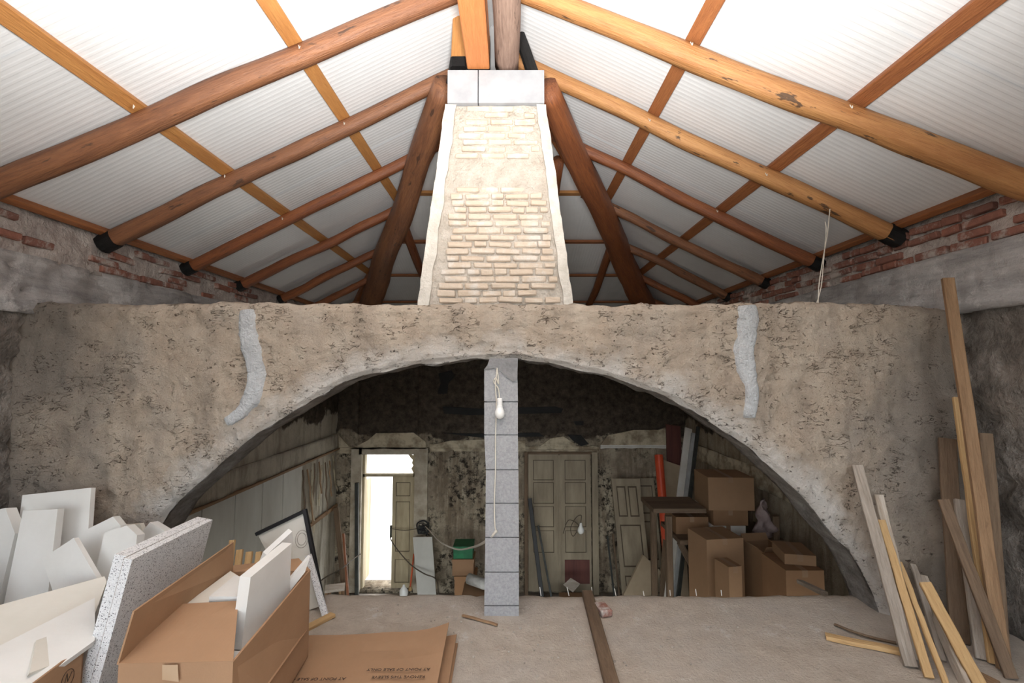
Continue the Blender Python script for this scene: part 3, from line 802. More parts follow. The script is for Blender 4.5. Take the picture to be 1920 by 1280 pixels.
cap = make('mortar_cap', *slab([at(a, b, PYF - .012) for a, b in ((908, 692), (914, 684), (918, 672), (971, 671), (970, 712), (962, 716), (948, 706), (938, 694), (926, 690))], .2, (0, 1, 0)), M['block_dark'], pil)
cap['label'] = 'ragged dark mortar cap'

# ------------------------------------------------------------------ doors of the lower room
def trimbox(name, p0, p1, y0, y1, mat, parent=None):
    a, c = at(*p0, YB), at(*p1, YB)
    return make(name, *box(min(a.x, c.x), max(a.x, c.x), y0, y1, min(a.z, c.z), max(a.z, c.z)), mat, parent)
d1 = struct(trimbox('door_1', (661, 838), (675, 1108), YB - .06, YB + .2, M['trim_stone']), 'street doorway standing half open to bright daylight')
trimbox('jamb', (779, 838), (800, 1108), YB - .06, YB + .2, M['trim_stone'], d1)
trimbox('lintel', (675, 838), (779, 851), YB - .06, YB + .2, M['trim_stone'], d1)
trimbox('transom_bar', (678, 889), (779, 894), YB + .02, YB + .12, M['door_paint'], d1)
trimbox('frame_post', (674, 851), (679, 1104), YB + .02, YB + .14, M['door_paint'], d1)
trimbox('frame_post', (775, 851), (780, 1104), YB + .02, YB + .14, M['door_paint'], d1)
make('broken_pane', *slab([at(a, b, YB + .08) for a, b in ((776, 853), (765, 851), (770, 858), (774, 862), (772, 868), (775, 872), (771, 878), (775, 886), (772, 889), (777, 889))], .006), M['door_paint'], d1)
def leaf(parent, name, q, rows, y, mat, t=.045, lab=None):
    """panelled leaf: stiles and rails around recessed panels; q = px box x0,x1,y0,y1; rows = px y bounds of panels"""
    x0, x1, y0, y1 = q
    a, c = at(x0, y1, y), at(x1, y0, y)
    lf_ = make(name, *box(a.x, c.x, y + .02, y + t, a.z, c.z), mat, parent)
    if lab: lf_['label'] = lab
    sw = (c.x - a.x) * .16
    P = [box(a.x, a.x + sw, y, y + .02, a.z, c.z), box(c.x - sw, c.x, y, y + .02, a.z, c.z)]
    zz = [c.z] + [at(x0, r, y).z for rr in rows for r in rr] + [a.z]
    for k in range(0, len(zz), 2): P.append(box(a.x + sw, c.x - sw, y + .001, y + .02, zz[k + 1], zz[k]))
    make('rail_frame', *merge(*P), mat, lf_)
    for k in range(1, len(zz) - 1, 2):
        g = .012
        make('panel_groove', *box(a.x + sw, c.x - sw, y + .015, y + .021, zz[k + 1], zz[k]), M['groove'], lf_)
        make('panel', *box(a.x + sw + g, c.x - sw - g, y + .008, y + .022, zz[k + 1] + g, zz[k] - g), mat, lf_)
    return lf_
leaf(d1, 'door_leaf', (733, 776, 894, 1102), [(904, 930), (940, 1034), (1048, 1092)], YB + .03, M['door_paint'], lab='faded cream panelled door leaf')
lo_ = at(676, 905, YB + .1)
make('open_leaf', *box(lo_.x, lo_.x + .05, YB + .1, YB + .6, at(676, 1102, YB).z, lo_.z), M['door_paint'], d1)
make('latch', *box(at(732, 990, YB).x - .01, at(732, 990, YB).x + .02, YB - .0, YB + .03, at(732, 1008, YB).z, at(732, 985, YB).z), M['iron'], d1)
# door 2, closed, slightly proud frame
d2 = struct(trimbox('door_2', (983, 846), (990, 1112), YB - .09, YB + .02, M['plank_dark']), 'closed double door with faded panels in the lower room')
trimbox('jamb', (1108, 846), (1122, 1112), YB - .09, YB + .02, M['door_grey'], d2)
trimbox('lintel', (990, 846), (1108, 850), YB - .09, YB + .02, M['plank_dark'], d2)
for q in ((991, 1047, 851, 1108), (1051, 1107, 851, 1108)):
    leaf(d2, 'door_leaf', q, [(862, 900), (904, 944), (949, 988), (994, 1036)], YB - .075, M['door_grey'])
make('kick_panel', *box(at(1058, 1050, YB).x, at(1104, 1050, YB).x, YB - .088, YB - .07, at(1058, 1090, YB).z, at(1058, 1046, YB).z), M['maroon'], d2)
trimbox('meeting_strip', (1046, 851), (1052, 1108), YB - .09, YB - .03, M['door_grey'], d2)

# outside the street door
g_ = make('ground', *box(-9, 6, YB + .35, 18, DZ0 - .25, DZ0 - .04), M['ext_ground']); struct(g_, 'pale sunlit paving outside')
ew = tag(make('street_house', *merge(box(-9, 3, 14.5, 15, DZ0 - .1, 5), box(-9, 3, 14.45, 15, DZ0 - .1, DZ0 + .4)), M['ext_white']), 'sunlit white house wall across the street through the doorway', 'building')

# ------------------------------------------------------------------ bulbs and cords
cz = thing('pillar_lamp', at(938, 782, PYF - .04), 'white bulb in a holder hanging on the block pillar', 'lamp')
c0 = at(937, 746, PYF - .03)
make('bulb_holder', *lathe(c0, [(.012, .0), (.017, -.004), (.017, -.045), (.02, -.05)], 14), M['white_plastic'], cz, smooth=False)
make('bulb', *lathe(c0, [(.016, -.048), (.019, -.058), (.028, -.078), (.03, -.094), (.026, -.11), (.014, -.122), (.003, -.126)], 16), M['glassbulb'], cz, smooth=True)
y_ = PYF - .012
pc = [at(a, b, y_) for a, b in ((937, 746), (934, 728), (926, 716), (930, 708), (935, 720), (932, 690), (931, 700), (929, 725), (931, 760), (929, 820), (929, 880), (927, 940), (928, 985), (931, 995))]
make('cord', *tube(pc, .0042, 6, 5), M['cord'], cz, smooth=True)
far = [at(931, 995, y_), at(910, 1015, 3.1), at(885, 1026, 4.2), at(855, 1029, 5.6), at(825, 1015, 7.0), at(806, 995, 8.2), at(797, 986, 8.68)]
make('cord', *tube(far, .009, 6, 6), M['cord'], cz, smooth=True)
fb = thing('door_lamp', at(1090, 1000, 8.3), 'small pale bulb hanging in front of the closed double door', 'lamp')
c1 = at(1089, 980, 8.3)
make('bulb', *lathe(c1, [(.02, 0), (.026, -.05), (.05, -.09), (.058, -.13), (.04, -.17), (.008, -.185)], 12), M['glassbulb'], fb, smooth=True)
make('cord', *tube([c1, at(1090, 966, 8.3), at(1080, 970, 8.35), at(1070, 990, 8.5), at(1075, 1005, 8.6), at(1085, 985, 8.65), at(1066, 975, 8.66), at(1056, 1000, 8.68)], .006, 5, 5), M['cord_dark'], fb)
jb = thing('junction_box', at(793, 985, YB - .04), 'black tangle of wiring and junction box beside the street door', 'junction box')
make('box_body', *obox(at(790, 1000, YB - .07), .10, .06, .14), M['iron'], jb)
for k in range(6):
    random.seed(60 + k); make('cable', *tube([at(784 + random.random() * 22, 978 + random.random() * 26, 8.70 - random.random() * .04) for _ in range(5)], .008, 5, 5), M['black_trim'], jb)
make('cable', *tube([at(785, 1000, 8.7), at(782, 982, 8.66), at(795, 976, 8.66), at(804, 985, 8.66), at(799, 1004, 8.68)], .014, 6, 5), M['black_trim'], jb)
make('cable', *tube([at(786, 990, 8.7), at(760, 994, 8.74), at(735, 991, 8.76)], .007, 5, 5), M['cord_dark'], jb)
tag(make('hanging_cable', *tube([at(731, 1008, 8.74), at(745, 1030, 8.6), at(770, 1058, 8.35), at(795, 1075, 8.2), at(818, 1086, 8.15), at(822, 1116, 8.1)], .010, 6, 5), M['cord_dark']), 'dark cable drooping from the door latch over the grey board', 'cable')
tag(make('wall_cable', *tube([at(676, 1038, 8.56), at(660, 1050, 8.3), at(640, 1066, 7.7), at(610, 1082, 7.4), at(596, 1094, 7.2)], .009, 6, 5), M['cord_dark']), 'thin dark cable running left from the street door', 'cable')
tw = [atx(1555, 392, 2.28), at(1551, 440, 3.25), at(1544, 480, 3.2), at(1536, 530, 3.12), at(1534, 569, 3.05)]
tw[0] = at(1556, 392, 3.3)
tag(make('hanging_twine', *tube(tw, .0035, 5, 5), M['cord']), 'pale twine hanging from a rafter down to the arch wall', 'twine')
tag(make('short_twine', *tube([at(1547, 415, 3.28), at(1549, 432, 3.26), at(1545, 480, 3.19), at(1540, 535, 3.1), at(1531, 569, 3.06)], .003, 5, 5), M['cord']), 'second thinner twine twisted around the hanging twine', 'twine')

# ------------------------------------------------------------------ lower room clutter
def lowthing(name, vf, mat, lab, cat, group=None, smooth=False):
    return tag(make(name, *vf, mat, smooth=smooth), lab, cat, group)
def lean(p_top, d_top, p_bot, d_bot, w, t, ref=V((0, 1, 0)), z=None, n=5, wob=0):
    a, b_ = at(*p_top, d_top), at(*p_bot, d_bot)
    if z is not None:                       # carry the foot down to the floor z
        d = b_ - a; b_ = a + d * ((z - a.z) / d.z)
    return board(b_, a, w, t, ref, n=n, wob=wob)
ZF = ZL + .005
lowthing('leaning_board', slab(px((774, 1007, 8.55), (810, 1006, 8.55), (818, 1118, 8.25), (783, 1118, 8.25)), .03), M['grey_board'], 'pale grey board leaning beside the street door', 'board')
br = thing('broom', at(769, 1114, 8.35), 'red handled broom leaning by the street door', 'broom')
make('handle', *tube([at(776, 1038, 8.6), at(769, 1103, 8.38)], .014, 8, 1), M['broom_red'], br)
make('ferrule', *lathe(at(769, 1103, 8.38), [(.025, .03), (.03, 0), (.03, -.03)], 10), M['pine'], br)
lowthing('plastic_jug', lathe(at(757, 1117, 8.25), [(.06, 0), (.07, .03), (.07, .09), (.045, .13), (.02, .16), (.02, .18)], 14), M['white_plastic'], 'small white plastic jug by the street door threshold', 'jug', smooth=True)
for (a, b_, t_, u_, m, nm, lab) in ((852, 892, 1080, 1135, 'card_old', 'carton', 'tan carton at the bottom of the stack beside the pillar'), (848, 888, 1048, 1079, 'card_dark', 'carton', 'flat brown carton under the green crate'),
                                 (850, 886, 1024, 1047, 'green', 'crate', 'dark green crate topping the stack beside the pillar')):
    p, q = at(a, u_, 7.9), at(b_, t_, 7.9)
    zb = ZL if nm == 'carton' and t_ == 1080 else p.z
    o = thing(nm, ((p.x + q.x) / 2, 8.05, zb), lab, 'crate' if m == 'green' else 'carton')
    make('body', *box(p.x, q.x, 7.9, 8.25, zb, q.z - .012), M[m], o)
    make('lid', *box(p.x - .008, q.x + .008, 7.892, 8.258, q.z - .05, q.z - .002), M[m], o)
lowthing('plastic_roll', lathe(at(878, 1084, 7.2), [(.02, 0), (.075, .01), (.075, .30), (.06, .33), (.065, .36)], 14, at(915, 1097, 7.0) - at(878, 1084, 7.2)), M['bag'], 'pale plastic roll lying just left of the pillar', 'roll', smooth=True)
rs = at(895, 1120, 7.2)
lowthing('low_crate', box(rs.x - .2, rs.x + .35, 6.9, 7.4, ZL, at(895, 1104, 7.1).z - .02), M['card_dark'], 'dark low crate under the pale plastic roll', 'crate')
# left corner planks and black-edged panel
lowthing('leaning_plank', lean((630, 952), 8.35, (646, 1110), 8.3, .09, .03, z=ZF), M['plank_dark'], 'dark plank in the corner left of the street door', 'plank')
lowthing('leaning_plank', lean((644, 1000), 8.2, (652, 1110), 7.95, .035, .03, z=ZF), M['log_red'], 'thin reddish lath in the corner left of the street door', 'lath')
lowthing('leaning_pole', lean((669, 905), 8.7, (669, 1110), 8.66, .06, .06, z=ZF), M['iron'], 'dark green upright pole against the street door jamb', 'pole')
st2 = thing('stool', (at(628, 1108, 8.0).x, 8.0, ZL), 'small rough wooden stool in the left corner', 'stool')
a = at(628, 1104, 8.0); make('seat', *obox(V((a.x, 8.0, a.z)), .30, .22, .04, .3), M['plank_white'], st2)
for sx in (-.11, .11):
    for sy in (-.07, .07): make('leg', *board((a.x + sx, 8 + sy, ZL), (a.x + sx, 8 + sy, a.z), .035, .035), M['plank_brown'], st2)
pb = thing('framed_panel', atz(606, 1136, 0), 'pale panel with a black edge leaning at the floor edge behind the carton', 'panel')
Pp = px((482, 1000, 3.12), (572, 957, 3.10), (606, 1134, 2.99), (560, 1150, 3.02))
make('board', *slab(Pp, .012), M['foam_cream'], pb)
make('edge_strip', *board(Pp[1] + V((0, -.005, .01)), Pp[2] + V((0, -.005, .006)), .022, .03, V((0, 1, 0))), M['black_trim'], pb)
make('edge_strip', *board(Pp[0] + V((0, -.005, 0)), Pp[1] + V((0, -.005, 0)), .022, .03, V((0, 1, 0))), M['black_trim'], pb)
cc = at(566, 1008, 3.03); n_ = (Pp[1] - Pp[0]).cross(Pp[2] - Pp[1]).normalized()
if n_.y > 0: n_ = -n_
pl_ = Pp[1]; cc = at(566, 1010, 3.0); rr_ = cc - V((0, 0, EYE)); cc = V((0, 0, EYE)) + rr_ * ((pl_ - V((0, 0, EYE))).dot(n_) / rr_.dot(n_)) + n_ * .002
_, s1, s2 = frame(cc, cc + n_)
for R_ in (.052, .036): make('drawn_circle', *tube([cc + s1 * R_ * .8 * math.cos(k * .2618) + s2 * R_ * math.sin(k * .2618) for k in range(25)], .0014, 5, 1), M['plank_grey'], pb)
tag(make('speckled_strip', *lean((578, 1040), 3.0, (606, 1140), 2.93, .035, .02, z=.004), M['speckle']), 'narrow speckled foam strip against the black-edged panel', 'strip')
tag(make('wood_offcut', *board(atz(570, 1180, .014), atz(624, 1152, .014), .045, .02), M['pine']), 'short pine offcut on the floor beside the open carton', 'offcut')
for k, (p, q, w) in enumerate((((436, 1012), (458, 1050), .03), ((450, 1030), (472, 1062), .035), ((468, 1034), (486, 1060), .035), ((486, 1034), (500, 1056), .03))):
    a, b_ = at(*p, 2.78), at(*q, 2.72); d = b_ - a; b_ = a + d * ((.01 - a.z) / d.z); b_ = V((a.x + .05, 2.62 - .012 * k, .01))
    tag(make('wood_lath', *board(b_, a, w, .02, V((0, 1, 0))), M['pine']), ('pale lath standing just behind the carton, leftmost of four', 'wide pale lath end behind the carton, second from left', 'pale lath end behind the carton, third from left', 'thin pale lath behind the carton, rightmost of four')[k], 'lath')
# things around the closed door
lowthing('iron_bar', lean((993, 934), 8.6, (1014, 1100), 8.3, .07, .05, z=ZF), M['black_trim'], 'thick black bar leaning on the closed double door', 'bar')
lowthing('iron_bar', lean((1009, 985), 8.6, (1030, 1098), 8.3, .035, .03, z=ZF), M['iron'], 'thinner dark bar beside the thick black bar', 'bar')
lowthing('iron_bar', lean((1139, 1005), 8.7, (1148, 1085), 8.5, .03, .03, z=ZF), M['iron'], 'short dark bar left of the loose doors', 'bar')
lowthing('iron_bar', lean((1149, 1000), 8.7, (1158, 1085), 8.5, .03, .03, z=ZF), M['plank_dark'], 'short brown bar touching the loose doors', 'bar')
lowthing('paper_scrap', slab([at(1056, 1096, 8.2), at(1070, 1083, 8.25), at(1088, 1094, 8.2), at(1074, 1110, 8.1)], .02), M['plank_grey'], 'crumpled grey scrap in front of the closed double door', 'scrap')
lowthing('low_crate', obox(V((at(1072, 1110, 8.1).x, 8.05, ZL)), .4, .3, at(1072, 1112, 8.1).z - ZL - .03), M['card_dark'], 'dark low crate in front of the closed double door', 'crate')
def loose_door(q, D0, D1, lab, split):
    x0, x1, y0, y1 = q; o = thing('loose_door', at((x0 + x1) / 2, y1, D1), lab, 'door')
    A, B, Cc, Dd = at(x0, y0, D0), at(x1, y0, D0), at(x1 + 14, y1, D1), at(x0 + 18, y1, D1)
    # carry it down to the floor
    k = (ZF - A.z) / (Dd.z - A.z); Dd = A + (Dd - A) * k; k = (ZF - B.z) / (Cc.z - B.z); Cc = B + (Cc - B) * k
    ex, ez = (B - A), (Dd - A); n = ex.cross(ez).normalized()
    if n.y > 0: n = -n
    def pn(u0, u1, v0, v1, f, bk):
        c = [A + ex * u + ez * v for u, v in ((u0, v0), (u1, v0), (u1, v1), (u0, v1))]
        return [p + n * f for p in c] + [p + n * bk for p in c], BF
    lf_ = make('core', *pn(0, 1, 0, 1, 0, -.03), M['door_grey'], o)
    rows = [(.06, .30), (.36, .68), (.74, .95)]; zz = [0] + [k for r in rows for k in r] + [1]
    fr = [pn(0, .14, 0, 1, .018, 0), pn(.86, 1, 0, 1, .018, 0)] + [pn(.14, .86, zz[k], zz[k + 1], .017, 0) for k in range(0, len(zz), 2)]
    if split: fr.append(pn(.46, .54, .06, .30, .017, 0))
    make('rail_frame', *merge(*fr), M['door_grey'], o)
    for r in rows:
        for u0, u1 in (((.14, .46), (.54, .86)) if split and r[0] < .1 else ((.14, .86),)):
            make('panel_groove', *pn(u0, u1, r[0], r[1], .003, 0), M['groove'], o)
            make('panel', *pn(u0 + .04, u1 - .04, r[0] + .012, r[1] - .012, .011, 0), M['door_grey'], o)
loose_door((1146, 1199, 897, 1085), 8.5, 8.2, 'loose panelled door leaning in front, right of the closed double door', True)
loose_door((1192, 1225, 896, 1085), 8.68, 8.55, 'loose panelled door half hidden behind the front loose door', False)
lowthing('hardboard_offcut', slab([at(1206, 1040, 7.6), at(1240, 1072, 7.58), at(1240, 1072, 7.58) + at(1160, 1134, 7.4) - at(1206, 1040, 7.6), at(1160, 1134, 7.4)], .05), M['tan_sheet'], 'tan panel tilted on its corner at the foot of the loose doors', 'panel')
lowthing('dark_board', slab(px((1244, 1010, 7.5), (1266, 1030, 7.5), (1262, 1150, 7.35), (1236, 1150, 7.35)), .03), M['plank_dark'], 'dark board leaning behind the tilted tan panel', 'board')
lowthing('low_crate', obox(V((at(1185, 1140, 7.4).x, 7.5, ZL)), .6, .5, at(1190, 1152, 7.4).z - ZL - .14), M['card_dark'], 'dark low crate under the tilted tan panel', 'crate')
# bench on the right with cartons
TD0, TD1 = 5.6, 6.25
tz = at(1280, 958, TD0).z
bn = thing('workbench', (at(1330, 1000, 5.9).x, 5.9, ZL), 'dark workbench under the cartons along the right wall', 'workbench')
tx0, tx1 = at(1230, 958, TD0).x, LXR - .04
bx2 = at(1262, 1010, TD0)
make('bench_top', *box(tx0, at(1331, 958, TD0).x, TD0 + .1, TD1, tz - .05, tz), M['plank_dark'], bn)
make('shelf', *box(tx0 + .25, tx1, TD0 - .05, TD1, bx2.z - .05, bx2.z), M['plank_dark'], bn)
for xx in (tx0 + .14, tx1 - .08):
    for yy in (TD0 + .0, TD1 - .05): make('leg', *board((xx, yy, ZL), (xx, yy, tz - .05), .07, .07), M['plank_dark'], bn)
make('brace', *board((tx0 + .28, TD0 + .05, bx2.z - .05), (tx0 + 1.0, TD0 + .05, ZL + .5), .07, .03, V((0, 1, 0))), M['plank_dark'], bn)
def carton(x0, x1, y0, y1, D, dep, m, lab, rz=0, opened=False, zb=None, cat='carton', flaps=True):
    """closed or open carton: px box of its front, real depth behind it"""
    p, q = at(x0, y1, D), at(x1, y0, D); w = q.x - p.x; h = q.z - p.z
    z0 = p.z if zb is None else zb; h = q.z - z0
    o = thing('carton', ((p.x + q.x) / 2, D + dep / 2, z0), lab, cat)
    Mx = Matrix.Translation(V(((p.x + q.x) / 2, D + dep / 2, z0))) @ Matrix.Rotation(rz, 4, 'Z')
    tr = lambda vf: ([Mx @ v for v in vf[0]], vf[1])
    t = .008; a, b_ = w / 2, dep / 2
    if opened:
        walls = merge(box(-a, a, -b_, -b_ + t, 0, h), box(-a, a, b_ - t, b_, 0, h), box(-a, -a + t, -b_, b_, 0, h), box(a - t, a, -b_, b_, 0, h), box(-a, a, -b_, b_, 0, t))
        make('body', *tr(walls), M[m], o)
        if flaps:
            fl = min(a, b_) * .55
            for (p0, p1, dv) in ((V((-a, -b_, h)), V((a, -b_, h)), V((0, -.5, .86))), (V((-a, b_, h)), V((a, b_, h)), V((0, .6, .8))),
                                 (V((-a, -b_, h)), V((-a, b_, h)), V((-.8, 0, .55))), (V((a, -b_, h)), V((a, b_, h)), V((.85, 0, -.5)))):
                f_ = slab([Mx @ p0, Mx @ p1, Mx @ (p1 + dv * fl), Mx @ (p0 + dv * fl)], .006)
                make('flap', *f_, M[m], o)
    else:
        make('body', *tr(box(-a, a, -b_, b_, 0, h - .004)), M[m], o)
        make('flap', *tr(box(-a, -.003, -b_ - .001, b_ + .001, h - .004, h)), M[m], o)
        make('flap', *tr(box(.003, a, -b_ - .001, b_ + .001, h - .004, h)), M[m], o)
        make('tape', *tr(merge(box(-.025, .025, -b_ - .002, b_, h, h + .001), box(-.025, .025, -b_ - .002, -b_, h - .06, h + .001))), M['tape_shade'], o)
    return o, z0 + h
sz = bx2.z
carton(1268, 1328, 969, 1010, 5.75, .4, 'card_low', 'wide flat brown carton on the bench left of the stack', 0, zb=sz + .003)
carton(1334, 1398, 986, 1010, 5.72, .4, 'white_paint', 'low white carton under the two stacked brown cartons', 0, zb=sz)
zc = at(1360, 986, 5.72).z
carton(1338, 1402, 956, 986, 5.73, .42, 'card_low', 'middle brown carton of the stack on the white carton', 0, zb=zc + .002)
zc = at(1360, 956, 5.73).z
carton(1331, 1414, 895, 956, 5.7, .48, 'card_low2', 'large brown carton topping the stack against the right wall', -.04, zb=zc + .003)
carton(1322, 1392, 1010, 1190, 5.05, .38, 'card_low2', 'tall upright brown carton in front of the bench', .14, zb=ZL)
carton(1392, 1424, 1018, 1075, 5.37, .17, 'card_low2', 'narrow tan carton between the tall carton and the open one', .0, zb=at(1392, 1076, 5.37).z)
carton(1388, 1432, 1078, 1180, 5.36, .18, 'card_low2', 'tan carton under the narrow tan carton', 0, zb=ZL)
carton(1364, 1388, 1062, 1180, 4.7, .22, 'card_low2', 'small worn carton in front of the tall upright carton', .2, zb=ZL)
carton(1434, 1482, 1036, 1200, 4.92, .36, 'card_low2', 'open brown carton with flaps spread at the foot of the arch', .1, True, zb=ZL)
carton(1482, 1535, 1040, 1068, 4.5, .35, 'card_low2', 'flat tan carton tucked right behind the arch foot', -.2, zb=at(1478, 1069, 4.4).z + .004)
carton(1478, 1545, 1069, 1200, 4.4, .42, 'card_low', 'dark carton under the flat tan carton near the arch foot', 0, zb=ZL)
random.seed(5)
vs, fs = lathe(at(1432, 1002, 5.66), [(.04, 0), (.08, .03), (.095, .07), (.1, .12), (.09, .17), (.085, .22), (.07, .27), (.055, .32), (.05, .36), (.02, .4)], 22)
vs = [v + V((fbm(*v, 9), fbm(*(v + V((5, 0, 0))), 9), .6 * fbm(*(v + V((0, 5, 0))), 9))) * .075 for v in vs]
vs = [v + V((0, 0, sz - min(q.z for q in vs))) for v in vs]
lowthing('plastic_sack', (vs, fs), M['purple_cloth'], 'pinkish plastic sack beside the stacked cartons', 'sack', smooth=True)
lowthing('floor_lath', board(at(1500, 1090, 4.2), at(1545, 1112, 3.6), .05, .03), M['plank_white'], 'pale lath sticking out by the right arch foot', 'lath')
ta, tb_ = at(1235, 853, 8.3), at(1244, 958, 8.0); tb_ = ta + (tb_ - ta) * ((ZF - ta.z) / (tb_.z - ta.z)); tl = (ta - tb_).length
lowthing('plastic_tube', lathe(tb_, [(.07, 0), (.07, tl), (.058, tl), (.058, tl - .2)], 16, ta - tb_), M['red_tube'], 'bright orange-red plastic tube standing behind the bench', 'tube')
lowthing('hardboard_sheet', slab([at(1244, 862, 8.5), at(1276, 873, 8.5), V((at(1276, 873, 8.5).x, 8.2, ZF)), V((at(1240, 862, 8.5).x, 8.2, ZF))], .02), M['tan_sheet'], 'tan sheet leaning on the back wall behind the red tube', 'sheet')
lowthing('maroon_sheet', slab([at(1249, 795, 8.66), at(1276, 799, 8.66), V((at(1276, 799, 8.66).x, 8.55, ZF)), V((at(1249, 870, 8.66).x, 8.55, ZF))], .03), M['maroon'], 'dark maroon sheet standing high in the right corner', 'sheet')
def lean_to(p, d, q, d2_, w, t, m, lab):
    a = at(*p, d); b_ = at(*q, d2_); b_ = a + (b_ - a) * ((ZF - a.z) / (b_.z - a.z))
    lowthing('leaning_strip', board(b_, a, w, t, V((0, 1, 0))), M[m], lab, 'strip')
lean_to((1291, 803), 8.1, (1274, 945), 7.6, .12, .03, 'white_paint', 'white painted strip leaning in the right corner')
lean_to((1300, 812), 7.9, (1284, 945), 7.4, .06, .04, 'steel', 'grey steel rail beside the white painted strip')
lean_to((1309, 800), 7.7, (1292, 945), 7.2, .05, .04, 'iron', 'dark rail beside the grey steel rail')

# ------------------------------------------------------------------ planks leaning at the right
def plank(p, dp, q, w, t, m, lab, nm='leaning_plank', cat='plank', dq=None):
    a = at(*p, dp); b_ = atz(*q, .004) if dq is None else at(*q, dq)
    if dq is None: pass
    o = tag(make(nm, *board(b_ + V((0, 0, .002)), a, w, t, V((-.35, -1, 0)), n=9, wob=.004), M[m]), lab, cat, None)
    clear(o, STACK); STACK.append(o); return o
plank((1776, 822), 2.88, (1800, 1205), .085, .02, 'plank_dark', 'broad dark board at the back of the right stack')
plank((1848, 812), 2.68, (1880, 1222), .06, .02, 'plank_dark', 'dark board behind the tallest plank on its right')
plank((1794, 935), 2.80, (1836, 1232), .07, .022, 'plank_grey', 'wide grey-brown plank behind the diagonal dark plank')
plank((1794, 745), 2.82, (1862, 1242), .062, .025, 'pine', 'long pale-topped plank just left of the tallest plank')
plank((1777, 522), 2.78, (1884, 1256), .056, .03, 'plank_brown', 'tallest brown plank leaning up past the concrete beam')
plank((1768, 936), 2.64, (1896, 1272), .05, .022, 'plank_dark', 'dark plank crossing the others diagonally at the right')
plank((1607, 872), 2.87, (1708, 1250), .056, .022, 'plank_grey', 'grey plank leaning leftmost on the arch pier')
plank((1647, 928), 2.87, (1722, 1238), .045, .022, 'plank_white', 'lime-spattered pointed plank beside the grey plank')
plank((1645, 972), 2.82, (1732, 1264), .038, .02, 'pine', 'yellow lath in front of the lime-spattered plank')
plank((1668, 1045), 2.8, (1750, 1268), .025, .018, 'pine', 'thin yellow lath right of the longer yellow lath')
plank((1712, 1058), 2.85, (1768, 1240), .03, .018, 'plank_grey', 'thin grey lath behind the short pine board')
plank((1731, 1080), 2.84, (1790, 1235), .04, .02, 'plank_white', 'pale weathered lath right of the short pine board top')
plank((1724, 1140), 2.72, (1776, 1266), .06, .022, 'plank_white', 'short wide weathered plank between the yellow laths')
plank((1705, 1078), 2.70, (1806, 1274), .052, .024, 'pine', 'short bright pine board in front of the other laths')
tag(make('floor_plank', *board(atz(1548, 1192, .014), atz(1694, 1222, .014), .05, .022, n=7, wob=.006), M['pine']), 'pale plank lying flat at the foot of the arch', 'plank')
tag(make('stick', *tube([atz(1565, 1170, .012), atz(1600, 1184, .016), atz(1640, 1196, .012), atz(1680, 1205, .012)], .007, 6, 4), M['plank_dark']), 'thin dark stick lying behind the pale floor plank', 'stick')
tag(make('floor_offcut', *board(atz(1822, 1262, .016), atz(1866, 1284, .016), .07, .024), M['plank_brown']), 'brown offcut lying among the plank feet', 'offcut')
# ------------------------------------------------------------------ things on the floor, centre
tag(make('floor_beam', *board(atz(1101, 1112, .022), atz(1152, 1300, .022), .066, .04, n=7, wob=.002), M['plank_dark']), 'weathered timber lying on the floor towards the broken edge', 'timber')
bk = brick_mesh('brick_fragment', .07, .12, .045, M['brick_red'], 77)
bo = bpy.data.objects.new('brick_fragment', bk); COL.objects.link(bo); bo.location = atz(1131, 1142, .026); bo.rotation_euler = (0, 0, .25)
tag(bo, 'broken brick fragment beside the weathered floor timber', 'brick')
tag(make('bark_stick', *board(atz(867, 1153, .01), atz(932, 1171, .01), .016, .01, n=7, wob=.006), M['plank_brown']), 'small brown stick on the floor left of the pillar foot', 'stick')
random.seed(31)
reg = [(1070, 1175), (1180, 1200), (920, 1215), (1005, 1218), (1098, 1236), (1215, 1150), (900, 1172), (990, 1188), (1300, 1210), (1240, 1255), (760, 1150), (1400, 1180), (1000, 1262), (1085, 1215)]
rub = []
for a, b_ in reg:
    for _ in range(7):
        c = atz(a + random.gauss(0, 40), b_ + random.gauss(0, 12), .002); r = random.uniform(.002, .006)
        if c.y > 3.2: continue
        v, f = obox(c, r * 2, r * 1.6, r * 1.3, random.random() * 3); rub.append((v, f))
ru = make('rubble_crumbs', *merge(*rub), M['mortar']); ru['kind'] = 'stuff'; tag(ru, 'pale mortar crumbs scattered over the upper floor', 'rubble')

# ------------------------------------------------------------------ flattened cartons with print
FZ = .012
def fl_sheet(dx, dy, z, lab, curl=0, m='card'):
    A = [atz(548, 1192, .05), atz(842, 1180, .05)]
    bl, br_ = A[0] + V((dx, dy, 0)), A[1] + V((dx, dy, 0))
    n = 14; vs, fs = [], []
    fr = V((.02, -1.15, 0))
    for i in range(n + 1):
        for j in range(n + 1):
            p = bl.lerp(br_, i / n) + fr * (j / n)
            w = .012 * fbm(p.x, p.y, z * 40, 2.5) + curl * max(0, i / n - .72) ** 2 * max(0, 1 - j / n * 1.6) 
            vs.append((p.x, p.y, z + abs(w) + .002))
    k = n + 1
    for i in range(n):
        for j in range(n): fs.append((i * k + j, i * k + j + 1, (i + 1) * k + j + 1, (i + 1) * k + j))
    m_ = len(vs); vs += [(a, b, c - .006) for a, b, c in vs]
    fs += [tuple(q + m_ for q in f[::-1]) for f in fs]
    ring = [i * k for i in range(k)] + [n * k + j for j in range(1, k)] + [i * k + n for i in range(n - 1, -1, -1)] + [j for j in range(n - 1, 0, -1)]
    fs += [(ring[i], ring[(i + 1) % len(ring)], m_ + ring[(i + 1) % len(ring)], m_ + ring[i]) for i in range(len(ring))]
    o = make('flattened_carton', vs, fs, M[m], smooth=False, origin=(bl.x, bl.y, 0)); return tag(o, lab, 'cardboard', 'flattened cartons on the floor')
